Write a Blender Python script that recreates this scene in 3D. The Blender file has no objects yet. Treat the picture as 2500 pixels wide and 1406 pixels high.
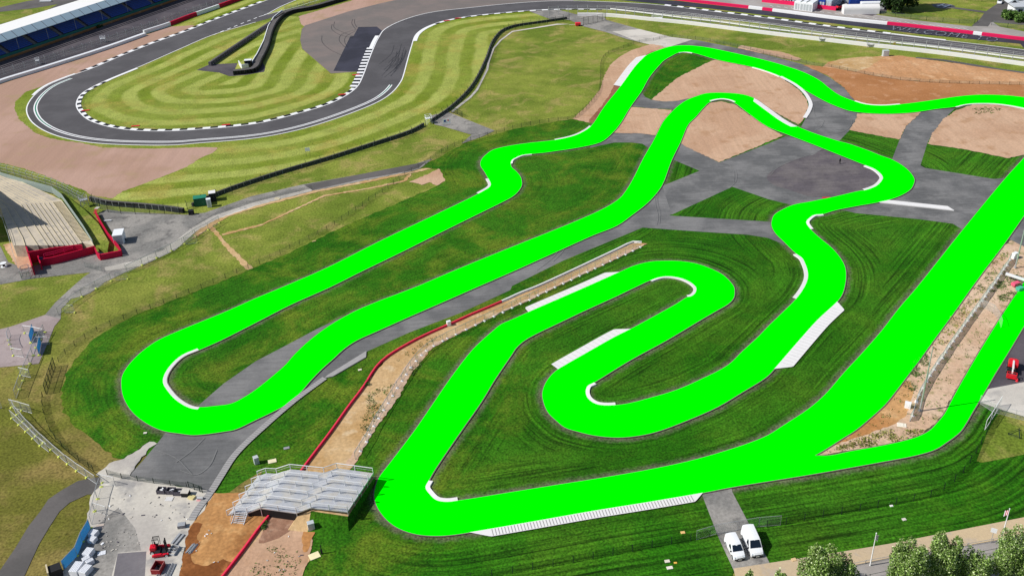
import bpy, bmesh, math, random
import numpy as np
from mathutils import Vector, Matrix
from mathutils.geometry import tessellate_polygon, delaunay_2d_cdt

# ------------------------------------------------------------------ camera, world, sun, exposure
SC = bpy.context.scene
F = 2400.; PT = math.radians(29.8); RL = math.radians(2.5); H = 107.
cs, sn = math.cos(RL), math.sin(RL); cp, sp = math.cos(PT), math.sin(PT)
cam = bpy.data.cameras.new('camera'); cam_o = bpy.data.objects.new('camera', cam); SC.collection.objects.link(cam_o)
cam.sensor_width = 36; cam.lens = F / 2500 * 36; cam.clip_start = 1; cam.clip_end = 4000
D_ = Vector((0, -sp, -cp)); Fw = Vector((0, cp, -sp)); X_ = Vector((1, 0, 0))
right = cs * X_ + sn * D_; down = -sn * X_ + cs * D_
M = Matrix((right, -down, -Fw)).transposed().to_4x4(); M.translation = (0, 0, H)
cam_o.matrix_world = M
SC.camera = cam_o
SUN_EL = math.radians(43); SUN_AZ = math.radians(9)      # shadows run towards +x, turned 9 degrees to +y
sdir = Vector((-math.cos(SUN_EL) * math.cos(SUN_AZ), -math.cos(SUN_EL) * math.sin(SUN_AZ), math.sin(SUN_EL)))
W = bpy.data.worlds.new('World'); SC.world = W; W.use_nodes = True
nt = W.node_tree; nt.nodes.clear()
sky = nt.nodes.new('ShaderNodeTexSky'); sky.sky_type = 'NISHITA'; sky.sun_disc = False
sky.sun_elevation = SUN_EL; sky.sun_rotation = math.atan2(sdir.x, sdir.y)
bg = nt.nodes.new('ShaderNodeBackground'); bg.inputs[1].default_value = 0.085
wo = nt.nodes.new('ShaderNodeOutputWorld'); nt.links.new(sky.outputs[0], bg.inputs[0]); nt.links.new(bg.outputs[0], wo.inputs[0])
sl = bpy.data.lights.new('sun', 'SUN'); sl.energy = 4.6; sl.angle = math.radians(0.5); sl.color = (1, 0.965, 0.91)
so = bpy.data.objects.new('sun', sl); SC.collection.objects.link(so)
so.rotation_euler = sdir.to_track_quat('Z', 'Y').to_euler(); so.location = (0, 0, 200)
SC.view_settings.view_transform = 'Standard'; SC.view_settings.look = 'None'; SC.view_settings.exposure = 0.0; SC.view_settings.gamma = 1

# ------------------------------------------------------------------ helpers
R = random.Random(7)
def G(x, y, z=0.):
    'point of the picture -> point of the world at height z'
    a, b = x - 1250, y - 703
    a, b = cs * a - sn * b, sn * a + cs * b
    t = (H - z) / (b * cp + F * sp)
    return Vector((a * t, (F * cp - b * sp) * t, z))
def GL(pts, z=0.): return [G(p[0], p[1], z) for p in pts]
def tl(tx, ty, L, k=3.994): return [(tx + u / k, ty + v / k) for u, v in L]
def link(o, parent=None):
    SC.collection.objects.link(o)
    if parent is not None: o.parent = parent
    return o
def tag(o, label=None, cat=None, group=None, kind=None):
    if label: o['label'] = label
    if cat: o['category'] = cat
    if group: o['group'] = group
    if kind: o['kind'] = kind
    return o
def thing(name, label, cat, loc=(0, 0, 0), rz=0, group=None):
    o = bpy.data.objects.new(name, None); o.location = loc; o.rotation_euler = (0, 0, rz); o.empty_display_size = 0.3
    link(o); return tag(o, label, cat, group)
def dup(o, loc=None, rz=None, label=None, parent=None):
    c = o.copy(); SC.collection.objects.link(c)
    if parent is not None: c.parent = parent
    if loc is not None: c.location = loc
    if rz is not None: c.rotation_euler = (0, 0, rz)
    if label: c['label'] = label
    for ch in o.children: dup(ch, parent=c)
    return c
class MB:
    def __init__(s): s.v = []; s.f = []; s.m = []; s.cm = 0
    def mat(s, i): s.cm = i; return s
    def face(s, idx): s.f.append(idx); s.m.append(s.cm)
    def poly(s, pts):
        n = len(s.v); s.v += [tuple(p) for p in pts]; s.face(tuple(range(n, n + len(pts)))); return s
    def box(s, c, d, rz=0., rx=0., ry=0., taper=1.):
        m = Matrix.Rotation(rz, 3, 'Z') @ Matrix.Rotation(ry, 3, 'Y') @ Matrix.Rotation(rx, 3, 'X'); c = Vector(c); n = len(s.v)
        for z in (-.5, .5):
            k = taper if z > 0 else 1
            for x, y in ((-.5, -.5), (.5, -.5), (.5, .5), (-.5, .5)):
                s.v.append(tuple(c + m @ Vector((x * d[0] * k, y * d[1] * k, z * d[2]))))
        for q in ((3, 2, 1, 0), (4, 5, 6, 7), (0, 1, 5, 4), (1, 2, 6, 5), (2, 3, 7, 6), (3, 0, 4, 7)): s.face(tuple(n + i for i in q))
        return s
    def tube(s, p, q, r, n=6, r2=None):
        p = Vector(p); q = Vector(q); d = (q - p)
        if d.length < 1e-6: return s
        a = d.normalized(); b = a.orthogonal().normalized(); c = a.cross(b); k = len(s.v); r2 = r if r2 is None else r2
        for e, rr in ((p, r), (q, r2)):
            for i in range(n):
                t = 2 * math.pi * i / n; s.v.append(tuple(e + (b * math.cos(t) + c * math.sin(t)) * rr))
        for i in range(n): j = (i + 1) % n; s.face((k + i, k + j, k + n + j, k + n + i))
        s.face(tuple(k + n - 1 - i for i in range(n))); s.face(tuple(k + n + i for i in range(n)))
        return s
    def chain(s, pts, r, n=6):
        for a, b in zip(pts[:-1], pts[1:]): s.tube(a, b, r, n)
        return s
    def extr(s, poly, z0, z1):
        'vertical prism over an xy outline'
        n = len(poly); k = len(s.v)
        a = sum(poly[i][0] * poly[(i + 1) % n][1] - poly[(i + 1) % n][0] * poly[i][1] for i in range(n))
        if a < 0: poly = poly[::-1]
        for z in (z0, z1):
            for p in poly: s.v.append((p[0], p[1], z))
        for i in range(n): j = (i + 1) % n; s.face((k + i, k + j, k + n + j, k + n + i))
        s.face(tuple(k + n + i for i in range(n))); s.face(tuple(k + n - 1 - i for i in range(n)))
        return s
    def wall(s, pts, z0, z1, t):
        'band of thickness t along a polyline of xy points'
        P = [Vector((p[0], p[1])) for p in pts]; L = []; Rr = []
        for i, p in enumerate(P):
            a = P[max(i - 1, 0)]; b = P[min(i + 1, len(P) - 1)]; d = (b - a).normalized(); nrm = Vector((-d.y, d.x)) * t / 2
            L.append(p + nrm); Rr.append(p - nrm)
        k = len(s.v)
        for l, r in zip(L, Rr): s.v += [(l.x, l.y, z0), (l.x, l.y, z1), (r.x, r.y, z1), (r.x, r.y, z0)]
        for i in range(len(P) - 1):
            a = k + 4 * i; b = a + 4
            for u in range(3): s.face((a + u, b + u, b + u + 1, a + u + 1))
        e = k + 4 * (len(P) - 1); s.face((k, k + 1, k + 2, k + 3)); s.face((e + 3, e + 2, e + 1, e))
        return s
    def ball(s, c, r, n=8, m=5):
        k = len(s.v); r = (r, r, r) if isinstance(r, (int, float)) else r
        for j in range(m + 1):
            t = math.pi * j / m
            for i in range(n):
                a = 2 * math.pi * i / n; s.v.append((c[0] + r[0] * math.sin(t) * math.cos(a), c[1] + r[1] * math.sin(t) * math.sin(a), c[2] + r[2] * math.cos(t)))
        for j in range(m):
            for i in range(n):
                i2 = (i + 1) % n; s.face((k + j * n + i, k + (j + 1) * n + i, k + (j + 1) * n + i2, k + j * n + i2))
        return s
    def build(s, name, mats, parent=None, smooth=False, bevel=0):
        me = bpy.data.meshes.new(name); me.from_pydata(s.v, [], s.f)
        for m in (mats if isinstance(mats, (list, tuple)) else [mats]): me.materials.append(m)
        me.polygons.foreach_set('material_index', s.m)
        if smooth: me.polygons.foreach_set('use_smooth', [True] * len(s.f))
        me.update()
        o = bpy.data.objects.new(name, me); link(o, parent)
        if bevel:
            b = o.modifiers.new('b', 'BEVEL'); b.width = bevel; b.segments = 2; b.limit_method = 'ANGLE'
        return o
def crom(P, closed=False, seg=4):
    'centripetal Catmull-Rom through the points'
    P = [Vector((p[0], p[1])) for p in P]; n = len(P); out = []
    rng = range(n) if closed else range(n - 1)
    for i in rng:
        if closed: p0, p1, p2, p3 = P[(i - 1) % n], P[i], P[(i + 1) % n], P[(i + 2) % n]
        else:
            p1, p2 = P[i], P[i + 1]; p0 = P[i - 1] if i > 0 else p1 * 2 - p2; p3 = P[i + 2] if i + 2 < n else p2 * 2 - p1
        t0 = 0; t1 = t0 + max((p1 - p0).length, 1e-4) ** .5; t2 = t1 + max((p2 - p1).length, 1e-4) ** .5; t3 = t2 + max((p3 - p2).length, 1e-4) ** .5
        for k in range(seg):
            t = t1 + (t2 - t1) * k / seg
            A1 = p0 * ((t1 - t) / (t1 - t0)) + p1 * ((t - t0) / (t1 - t0)); A2 = p1 * ((t2 - t) / (t2 - t1)) + p2 * ((t - t1) / (t2 - t1)); A3 = p2 * ((t3 - t) / (t3 - t2)) + p3 * ((t - t2) / (t3 - t2))
            B1 = A1 * ((t2 - t) / (t2 - t0)) + A2 * ((t - t0) / (t2 - t0)); B2_ = A2 * ((t3 - t) / (t3 - t1)) + A3 * ((t - t1) / (t3 - t1))
            out.append(B1 * ((t2 - t) / (t2 - t1)) + B2_ * ((t - t1) / (t2 - t1)))
    if not closed: out.append(P[-1])
    return out
def gxy(pts, z=0.): return [G(p[0], p[1], z).to_2d() for p in pts]
def sheet_xy(name, poly, mat, z, parent=None):
    P = [Vector((p[0], p[1], 0)) for p in poly]
    tris = tessellate_polygon([P])
    me = bpy.data.meshes.new(name)
    fs = []
    for t in tris:
        a, b, c = [P[i] for i in t]
        if (b - a).cross(c - a).z < 0: t = t[::-1]
        fs.append(tuple(t))
    me.from_pydata([(p.x, p.y, z) for p in P], [], fs); me.materials.append(mat)
    o = bpy.data.objects.new(name, me); link(o, parent)
    if parent is None: o['kind'] = 'structure'
    return o
ZL = [0.0]
def nz():
    ZL[0] += 0.0025; return ZL[0]
RAG = set()
def ragged(p, amp, step=.8):
    'outline broken up the way soil and turf meet'
    q = resamp(list(p) + [p[0]], step)[:-1]; n = len(q); out = []
    for i, a in enumerate(q):
        d = q[(i + 1) % n] - q[i - 1]; m = Vector((-d.y, d.x)); m = m.normalized() if m.length > 1e-6 else m
        w = math.sin(i * .37) * .5 + math.sin(i * .091 + 1) * .6
        out.append(a + m * amp * (R.uniform(-1, 1) + w * .4))
    return out
def sheet(name, pts, mat, z=None, smooth=False, parent=None):
    p = gxy(pts)
    if smooth: p = crom(p, True, 4)
    if mat.name in RAG: p = ragged(p, .22)
    return sheet_xy(name, p, mat, nz() if z is None else z, parent)
def offs(line, w):
    'line shifted sideways by w (left of travel positive)'
    out = []
    for i, p in enumerate(line):
        a = line[max(i - 1, 0)]; b = line[min(i + 1, len(line) - 1)]; d = (b - a)
        d = d.normalized() if d.length > 1e-6 else Vector((1, 0)); out.append(p + Vector((-d.y, d.x)) * w)
    return out
def ribbon(mb, line, w0, w1, z0, z1=None):
    'flat band between two offsets of a line'
    z1 = z0 if z1 is None else z1
    a = offs(line, w0); b = offs(line, w1); k = len(mb.v)
    for p, q in zip(a, b): mb.v += [(p.x, p.y, z0), (q.x, q.y, z1)]
    up = w1 > w0
    for i in range(len(line) - 1):
        q = (k + 2 * i, k + 2 * i + 2, k + 2 * i + 3, k + 2 * i + 1)
        mb.face(q if up else q[::-1])
    return mb
def resamp(line, step):
    out = [line[0]]; acc = 0.
    for a, b in zip(line[:-1], line[1:]):
        L = (b - a).length; 
        if L < 1e-9: continue
        t = step - acc
        while t <= L: out.append(a + (b - a) * (t / L)); t += step
        acc = (acc + L) % step
    return out
def cut(line, a, b):
    'part of a dense line between its points nearest to a and b'
    a = G(*a).to_2d(); b = G(*b).to_2d()
    i = min(range(len(line)), key=lambda k: (line[k] - a).length); j = min(range(len(line)), key=lambda k: (line[k] - b).length)
    return line[i:j + 1] if i < j else line[j:i + 1][::-1]

# ------------------------------------------------------------------ materials
def lin(c):
    return tuple(((v / 255) / 12.92 if v / 255 <= .04045 else ((v / 255 + .055) / 1.055) ** 2.4) for v in c)
class NT:
    def __init__(s, name, rough=.9, spec=.2, metal=0.):
        s.m = bpy.data.materials.new(name); s.m.use_nodes = True; s.t = s.m.node_tree; s.b = s.t.nodes['Principled BSDF']
        s.b.inputs['Roughness'].default_value = rough; s.b.inputs['Specular IOR Level'].default_value = spec; s.b.inputs['Metallic'].default_value = metal
        s._pos = None
    def n(s, ty): return s.t.nodes.new(ty)
    def l(s, a, b): s.t.links.new(a, b)
    @property
    def pos(s):
        if s._pos is None: s._pos = s.n('ShaderNodeNewGeometry').outputs['Position']
        return s._pos
    def put(s, sock, v):
        if hasattr(v, 'type') and hasattr(v, 'node'): s.l(v, sock)
        else: sock.default_value = v
    def math(s, op, a, b=0., c=None, clamp=False):
        n = s.n('ShaderNodeMath'); n.operation = op; n.use_clamp = clamp; s.put(n.inputs[0], a); s.put(n.inputs[1], b)
        if c is not None: s.put(n.inputs[2], c)
        return n.outputs[0]
    def noise(s, scale, detail=4, rough=.55, vec=None, dist=0.):
        n = s.n('ShaderNodeTexNoise'); n.inputs['Scale'].default_value = scale; n.inputs['Detail'].default_value = detail; n.inputs['Roughness'].default_value = rough; n.inputs['Distortion'].default_value = dist
        s.l(vec if vec is not None else s.pos, n.inputs['Vector']); return n.outputs['Fac']
    def scaled(s, v, rz=0.):
        n = s.n('ShaderNodeMapping'); n.inputs['Scale'].default_value = v; n.inputs['Rotation'].default_value = (0, 0, rz)
        s.l(s.pos, n.inputs['Vector']); return n.outputs[0]
    def ss(s, x, lo, hi):
        n = s.n('ShaderNodeMapRange'); n.interpolation_type = 'SMOOTHSTEP'; n.inputs[1].default_value = lo; n.inputs[2].default_value = hi
        s.put(n.inputs[0], x); return n.outputs[0]
    def mix(s, f, a, b):
        n = s.n('ShaderNodeMix'); n.data_type = 'RGBA'; s.put(n.inputs[0], f)
        for i, v in ((6, a), (7, b)):
            s.put(n.inputs[i], v if not isinstance(v, tuple) else (v[0], v[1], v[2], 1))
        return n.outputs[2]
    def gain(s, col, f):
        n = s.n('ShaderNodeMix'); n.data_type = 'RGBA'; n.blend_type = 'MULTIPLY'; n.inputs[0].default_value = 1; s.l(col, n.inputs[6])
        c = s.n('ShaderNodeCombineColor'); [s.put(c.inputs[i], f) for i in range(3)]; s.l(c.outputs[0], n.inputs[7]); return n.outputs[2]
    def attr(s, name):
        n = s.n('ShaderNodeAttribute'); n.attribute_name = name; return n.outputs['Fac']
    def bump(s, h, st=.4, d=.1):
        n = s.n('ShaderNodeBump'); n.inputs['Strength'].default_value = st; n.inputs['Distance'].default_value = d; s.l(h, n.inputs['Height']); s.l(n.outputs[0], s.b.inputs['Normal'])
    def col(s, c):
        s.put(s.b.inputs['Base Color'], c if not isinstance(c, tuple) else (c[0], c[1], c[2], 1)); return s.m
def ground_mat(name, cols, s1=.03, s2=.25, fine=2.5, amp=.25, bump=.3, rough=.95, streak=None):
    'cols: three base colours laid out in patches, plus fine grain'
    t = NT(name, rough, .15)
    a, b, c = [lin(x) for x in cols]
    k = t.mix(t.ss(t.noise(s1, 4), .42, .58), a, b)
    k = t.mix(t.math('MULTIPLY', t.ss(t.noise(s2, 5, .6), .52, .68), .75), k, c)
    f = t.noise(fine, 3, .6); g = t.math('MULTIPLY_ADD', t.math('SUBTRACT', f, .5), amp * 4, 1.)
    if streak:
        rz, sc, am = streak
        w = t.noise(1., 3, .6, t.scaled((sc, sc * .04, 1), rz)); g = t.math('MULTIPLY', g, t.math('MULTIPLY_ADD', t.math('SUBTRACT', w, .5), am * 3, 1.))
    t.bump(f, bump, .15)
    return t.col(t.gain(k, g))
def plain(name, c, rough=.6, spec=.3, metal=0., amp=.12, sc=1.5):
    t = NT(name, rough, spec, metal); k = lin(c)
    f = t.noise(sc, 5, .65); n = t.mix(0., k, k)
    return t.col(t.gain(n, t.math('MULTIPLY_ADD', t.math('SUBTRACT', f, .5), amp * 3, 1.)))
def see_through(name, c, alpha):
    t = NT(name, .7, .2); t.col(lin(c)); t.b.inputs['Alpha'].default_value = alpha; return t.m

def grass_old():
    t = NT('old_grass', .95, .1)
    sx = t.n('ShaderNodeSeparateXYZ'); t.l(t.pos, sx.inputs[0])
    k = t.mix(t.ss(t.noise(.035, 5, .6), .4, .6), lin((132, 142, 58)), lin((104, 122, 42)))
    k = t.mix(t.math('MULTIPLY', t.ss(t.noise(.11, 6, .65, dist=.6), .47, .68), .75), k, lin((164, 148, 90)))
    k = t.mix(t.math('MULTIPLY', t.ss(t.noise(.5, 5, .7), .54, .7), .6), k, lin((84, 104, 34)))
    near = t.math('MULTIPLY', t.math('SUBTRACT', 1., t.ss(sx.outputs[1], 120, 215)), t.math('SUBTRACT', 1., t.ss(sx.outputs[0], -30, 20)))       # drier, browner turf on the near left bank
    k = t.mix(t.math('MULTIPLY', near, .8), k, t.mix(t.ss(t.noise(.06, 5, .6), .42, .6), lin((98, 94, 38)), lin((134, 114, 68))))
    f = t.noise(2.2, 2, .6); g = t.math('MULTIPLY_ADD', t.math('SUBTRACT', f, .5), 1.9, .95)
    g = t.math('MULTIPLY_ADD', t.math('SUBTRACT', t.noise(.25, 4, .65), .5), .8, g)
    f1 = t.attr('zone')   # mown bands follow the race track
    d = t.attr('dist_race'); wob = t.math('MULTIPLY', t.math('SUBTRACT', t.noise(.045, 4, .6), .5), 4.2)
    w = t.math('SINE', t.math('MULTIPLY', t.math('ADD', d, wob), 2 * math.pi / 9.8))
    st = t.ss(t.math('ADD', w, t.math('MULTIPLY', t.math('SUBTRACT', t.noise(.9, 6, .8), .5), 1.2)), -.55, .55)
    st = t.math('MULTIPLY_ADD', t.math('SUBTRACT', st, .5), t.math('MULTIPLY_ADD', t.ss(t.noise(.03, 3), .35, .65), .6, .4), .5)
    mown = t.mix(st, lin((164, 172, 88)), lin((112, 130, 36)))
    mown = t.mix(t.math('MULTIPLY', t.ss(t.noise(.07, 6, .65), .48, .7), .65), mown, lin((162, 146, 72)))
    k = t.mix(f1, k, mown)
    t.bump(f, .4, .15)
    return t.col(t.gain(k, t.math('MAXIMUM', g, .3)))
def grass_kart():
    t = NT('kart_grass', .95, .1)
    d = t.attr('dist_kart')
    k = t.mix(t.ss(t.noise(.03, 4, .6), .38, .62), lin((36, 92, 8)), lin((54, 106, 18)))
    k = t.mix(t.math('MULTIPLY', t.ss(t.noise(.075, 6, .7, dist=.5), .41, .68), t.attr('patch')), k, lin((94, 116, 30)))
    k = t.mix(t.math('MULTIPLY', t.ss(t.noise(.4, 5, .7), .55, .7), .5), k, lin((28, 74, 5)))
    # drill lines that follow the edge of the kart track
    cx = t.n('ShaderNodeCombineXYZ'); t.l(t.math('MULTIPLY', d, 1.7), cx.inputs[0])
    sx = t.n('ShaderNodeSeparateXYZ'); t.l(t.pos, sx.inputs[0])
    t.l(t.math('MULTIPLY', sx.outputs[0], .035), cx.inputs[1]); t.l(t.math('MULTIPLY', sx.outputs[1], .035), cx.inputs[2])
    ln = t.noise(1., 2, .75, cx.outputs[0])
    per = t.math('SINE', t.math('MULTIPLY', d, 2 * math.pi / 1.05))
    f = t.noise(2.7, 2, .6)
    g = t.math('MULTIPLY_ADD', t.math('SUBTRACT', ln, .5), t.math('MULTIPLY', t.attr('lines'), 2.9), .98)
    g = t.math('MULTIPLY_ADD', per, t.math('MULTIPLY', t.attr('lines'), .13), g)
    g = t.math('MULTIPLY', g, t.math('MULTIPLY_ADD', t.math('SUBTRACT', f, .5), 2.5, 1.))
    g = t.math('MULTIPLY_ADD', t.math('SUBTRACT', t.noise(.22, 4, .6), .5), .8, g)
    g = t.math('MAXIMUM', g, .25)
    e = t.math('MULTIPLY', t.math('SUBTRACT', 1., t.ss(t.math('ADD', d, t.math('MULTIPLY', t.math('SUBTRACT', t.noise(.6, 5, .7), .5), 2.2)), .1, 1.7)), .85)
    k = t.mix(e, k, lin((104, 100, 84)))
    t.bump(f, .5, .2)
    return t.col(t.gain(k, g))
def asphalt(name, c, c2, amp=.1, streak=0., sc=.08):
    t = NT(name, .85, .25)
    k = t.mix(t.ss(t.noise(sc, 5, .6), .4, .62), lin(c), lin(c2))
    f = t.noise(2.2, 3, .65); g = t.math('MULTIPLY_ADD', t.math('SUBTRACT', f, .5), amp * 3, 1.)
    g = t.math('MULTIPLY_ADD', t.math('SUBTRACT', t.noise(.35, 5, .7), .5), amp * 3, g)
    if streak:
        w = t.noise(1., 5, .7, t.scaled((.12, 1.3, 1), streak)); g = t.math('MULTIPLY_ADD', t.math('SUBTRACT', w, .5), .9, g)
    t.bump(f, .15, .05)
    return t.col(t.gain(k, g))
M_OLD = grass_old(); M_KG = grass_kart()
def green_paint():
    t = NT('green_track', 1., 0.); t.b.inputs['Specular IOR Level'].default_value = 0
    return t.col((0., 1., 0.))
M_GREEN = green_paint()
M_RACE = asphalt('race_asphalt', (82, 80, 82), (91, 89, 91), .07)
M_ROAD = asphalt('grey_tarmac', (102, 102, 102), (124, 123, 122), .12, streak=math.radians(-32))
M_ROAD2 = asphalt('patched_tarmac', (98, 98, 98), (122, 121, 120), .15, streak=math.radians(20), sc=.12)
M_ROUND = asphalt('rough_patch', (92, 86, 90), (108, 102, 102), .2, streak=math.radians(25), sc=.15)
M_DARK = asphalt('dark_asphalt', (74, 70, 76), (92, 86, 90), .14)
M_NEWAS = asphalt('new_asphalt', (50, 50, 60), (62, 62, 74), .08)
M_PATH = asphalt('path_asphalt', (88, 85, 83), (101, 97, 95), .1)
M_PALE = asphalt('pale_tarmac', (152, 146, 140), (168, 162, 158), .08)
M_RUNOFF = asphalt('runoff_asphalt', (116, 109, 105), (126, 115, 110), .06)
M_MAUVE = ground_mat('plaza_paving', [(164, 150, 148), (152, 138, 136), (140, 126, 124)], .08, .3, 2., .1, .1)
M_PATCH = asphalt('patch_asphalt', (108, 104, 108), (124, 120, 122), .12)
M_DAMP = ground_mat('damp_soil', [(140, 88, 48), (124, 76, 40), (160, 106, 62)], .12, .4, 1.6, .26, .4)
M_YARD = ground_mat('yard_concrete', [(178, 172, 164), (200, 194, 182), (140, 138, 138)], .05, .16, 2., .1, .1)
M_CONC = ground_mat('pale_concrete', [(206, 200, 190), (192, 186, 176), (168, 164, 158)], .08, .3, 3., .08, .1)
M_APRON = ground_mat('gravel_apron', [(126, 124, 120), (150, 146, 140), (98, 96, 94)], .09, .3, 2., .24, .2)
M_GRAV = ground_mat('gravel', [(180, 148, 132), (170, 138, 120), (166, 140, 112)], .03, .12, 2., .1, .25, streak=(math.radians(20), .5, .1))
M_DIRT = ground_mat('dirt', [(186, 150, 122), (196, 162, 134), (172, 134, 102)], .05, .18, 1.8, .14, .4, streak=(math.radians(12), 1.1, .12))
M_ORANGE = ground_mat('orange_dirt', [(190, 146, 98), (178, 126, 76), (206, 168, 122)], .06, .3, 1.6, .24, .4)
M_TAN = ground_mat('tan_dirt', [(196, 164, 120), (182, 146, 98), (208, 184, 148)], .07, .35, 1.8, .22, .4)
M_DEEP = ground_mat('deep_orange_dirt', [(180, 132, 82), (152, 106, 62), (200, 156, 104)], .09, .3, 1.6, .26, .4, streak=(math.radians(70), .8, .16))
M_BROWN = ground_mat('brown_dirt', [(174, 122, 80), (164, 112, 70), (186, 140, 104)], .05, .25, 2., .16, .3)
M_SALM = ground_mat('salmon_dirt', [(194, 148, 108), (184, 136, 94), (208, 172, 134)], .06, .2, 1.4, .22, .5, streak=(math.radians(-5), .5, .16))
M_WEEDY = ground_mat('weedy_dirt', [(196, 164, 136), (206, 178, 152), (120, 122, 70)], .07, .45, 1.6, .2, .4)
M_SOIL = ground_mat('dark_soil', [(132, 88, 66), (146, 100, 76), (112, 76, 58)], .1, .5, 1.6, .25, .5)
M_BEIGE = ground_mat('beige_path', [(198, 176, 142), (190, 170, 142), (176, 164, 150)], .06, .3, 2.5, .08, .1)
RAG.update(m.name for m in (M_GRAV, M_DIRT, M_ORANGE, M_TAN, M_DEEP, M_BROWN, M_SALM, M_WEEDY, M_SOIL, M_DAMP, M_YARD))
M_WHITE = plain('white_paint', (240, 240, 240), .6, .3, amp=.04)
M_KERB = plain('kerb_concrete', (226, 224, 222), .7, .2, amp=.06, sc=.8)
M_BLACK = plain('black_paint', (40, 40, 44), .6, .2, amp=.05)
M_REDP = plain('red_paint', (226, 44, 56), .5, .3, amp=.06)
M_PINK = plain('magenta_red', (226, 30, 90), .5, .3, amp=.06)
M_CRIM = plain('crimson_wall', (186, 14, 56), .6, .2, amp=.06)
M_GREENL = plain('green_line', (58, 140, 110), .6, .2)
M_STEEL = plain('galvanised_steel', (176, 178, 180), .45, .5, .3, amp=.1)
M_DPOST = plain('dark_green_post', (34, 50, 40), .6, .3)
M_BLK = plain('black_rubber', (30, 30, 33), .7, .3, amp=.2, sc=2.)
M_WBOX = plain('white_enamel', (236, 238, 240), .4, .4, amp=.03)
M_GBOX = plain('grey_cabinet', (186, 192, 194), .5, .4, amp=.05)
M_GLASS = plain('dark_glass', (24, 34, 48), .08, .6, amp=0.)
M_MESH = see_through('fence_mesh', (96, 108, 104), .13)
M_MESHG = see_through('green_fence_mesh', (24, 52, 34), .2)
M_MESHW = see_through('pale_fence_mesh', (210, 210, 205), .1)
M_CLEAR = see_through('rail_infill', (214, 218, 220), .42)
M_YEL = plain('yellow_block', (214, 222, 106), .7, .2, amp=.2)
def cloth(name, c, al=.9):
    t = NT(name, .9, .05); k = lin(c); t.col(k); tr = t.n('ShaderNodeBsdfTranslucent'); tr.inputs[0].default_value = (*k, 1); mx = t.n('ShaderNodeMixShader'); mx.inputs[0].default_value = .5
    t.l(t.b.outputs[0], mx.inputs[1]); t.l(tr.outputs[0], mx.inputs[2]); tp = t.n('ShaderNodeBsdfTransparent'); m2 = t.n('ShaderNodeMixShader'); m2.inputs[0].default_value = al; t.l(tp.outputs[0], m2.inputs[1]); t.l(mx.outputs[0], m2.inputs[2]); t.l(m2.outputs[0], t.t.nodes['Material Output'].inputs[0]); return t.m
M_BLUE = cloth('blue_scrim', (84, 168, 214)); M_SCRIM = cloth('grey_scrim', (252, 254, 254), .5)
M_WOOD = plain('pale_wood', (214, 200, 168), .8, .2, amp=.15, sc=3)
A1=[(2500,387),(2456,435),(2351,562),(2238,704),(2195,754),(2150,812),(2100,869),(2060,912),(2015,964),(1975,999),(1913,1040),(1875,1064),(1838,1080),(1763,1105),(1676,1129),(1575,1150),(1465,1169),(1350,1187),(1250,1203)]
A2=[(1118,1224),(1091,1227),(1066,1223),(1048,1207),(1039,1192),(1047,1175),(1063,1147),(1126,1054),(1176,982),(1208,929),(1250,867),(1260,852),(1280,834),(1308,818),(1360,793),(1425,762),(1500,728),(1550,704),(1587,687),(1611,679),(1633,677),(1661,681),(1683,690),(1698,702),(1700,709),(1696,719),(1686,726),(1679,727),(1651,744),(1588,779),(1540,805),(1500,825),(1438,860),(1375,896),(1359,906),(1345,919),(1331,939),(1324,964),(1328,987),(1338,1009),(1358,1029),(1380,1046),(1408,1055),(1450,1065),(1508,1070),(1563,1065),(1606,1055),(1676,1029),(1751,996),(1813,959),(1856,933),(1875,919),(1890,903),(1950,834),(1995,784),(2035,747),(2044,738),(2054,724),(2060,709),(2065,677),(2062,652),(2050,630),(2030,607),(2000,582),(1979,562),(1968,545),(1975,535),(1988,527),(2008,525),(2038,516),(2088,506),(2145,496),(2170,490),(2198,480),(2221,466),(2230,452),(2232,440),(2225,427),(2208,410),(2178,392),(2150,382),(2115,368),(2068,352),(2048,347),(1975,323),(1925,300),(1875,265),(1841,242),(1813,233),(1771,229),(1726,230),(1701,237),(1676,247),(1653,263),(1633,283),(1619,300),(1606,325),(1592,352),(1586,362),(1570,390),(1545,440),(1530,465),(1513,486),(1480,508),(1425,534),(1350,565),(1250,605),(1176,635),(1101,666),(1012,704),(925,737),(875,758),(838,777),(800,800),(755,834),(718,869),(698,892),(670,917),(625,953),(601,969),(566,987),(526,993),(488,996),(468,992),(438,974),(416,949),(408,934),(411,917),(426,894),(451,872),(486,857),(538,834),(625,790),(713,745),(805,704),(875,669),(976,620),(1076,570),(1163,527),(1226,496),(1250,483),(1263,472),(1273,457),(1274,445),(1270,432),(1260,420),(1250,411),(1247,402),(1250,393),(1260,387),(1275,381),(1298,378),(1330,375),(1358,371),(1410,363),(1465,350),(1495,327),(1515,303),(1533,273),(1545,255),(1565,227),(1586,190),(1611,160),(1621,150),(1641,138),(1656,131),(1673,129),(1691,131),(1751,148),(1838,166),(1875,177),(1905,189),(1940,208),(1975,228),(2015,250),(2050,265),(2075,273),(2113,278),(2163,280),(2226,277),(2288,268),(2331,263),(2351,258),(2376,255),(2426,255),(2463,259),(2500,266)]
BR=[(2500,528),(2446,605),(2408,655),(2372,704),(2326,769),(2276,837),(2246,879),(2208,929),(2175,972),(2158,992),(2125,1022),(2086,1054),(2060,1070),(2015,1099),(1989,1114),(2025,1114),(2075,1104),(2138,1093),(2200,1080),(2238,1069),(2268,1054),(2288,1034),(2306,1012),(2326,974),(2351,929),(2401,844),(2451,764),(2500,690)]
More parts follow.
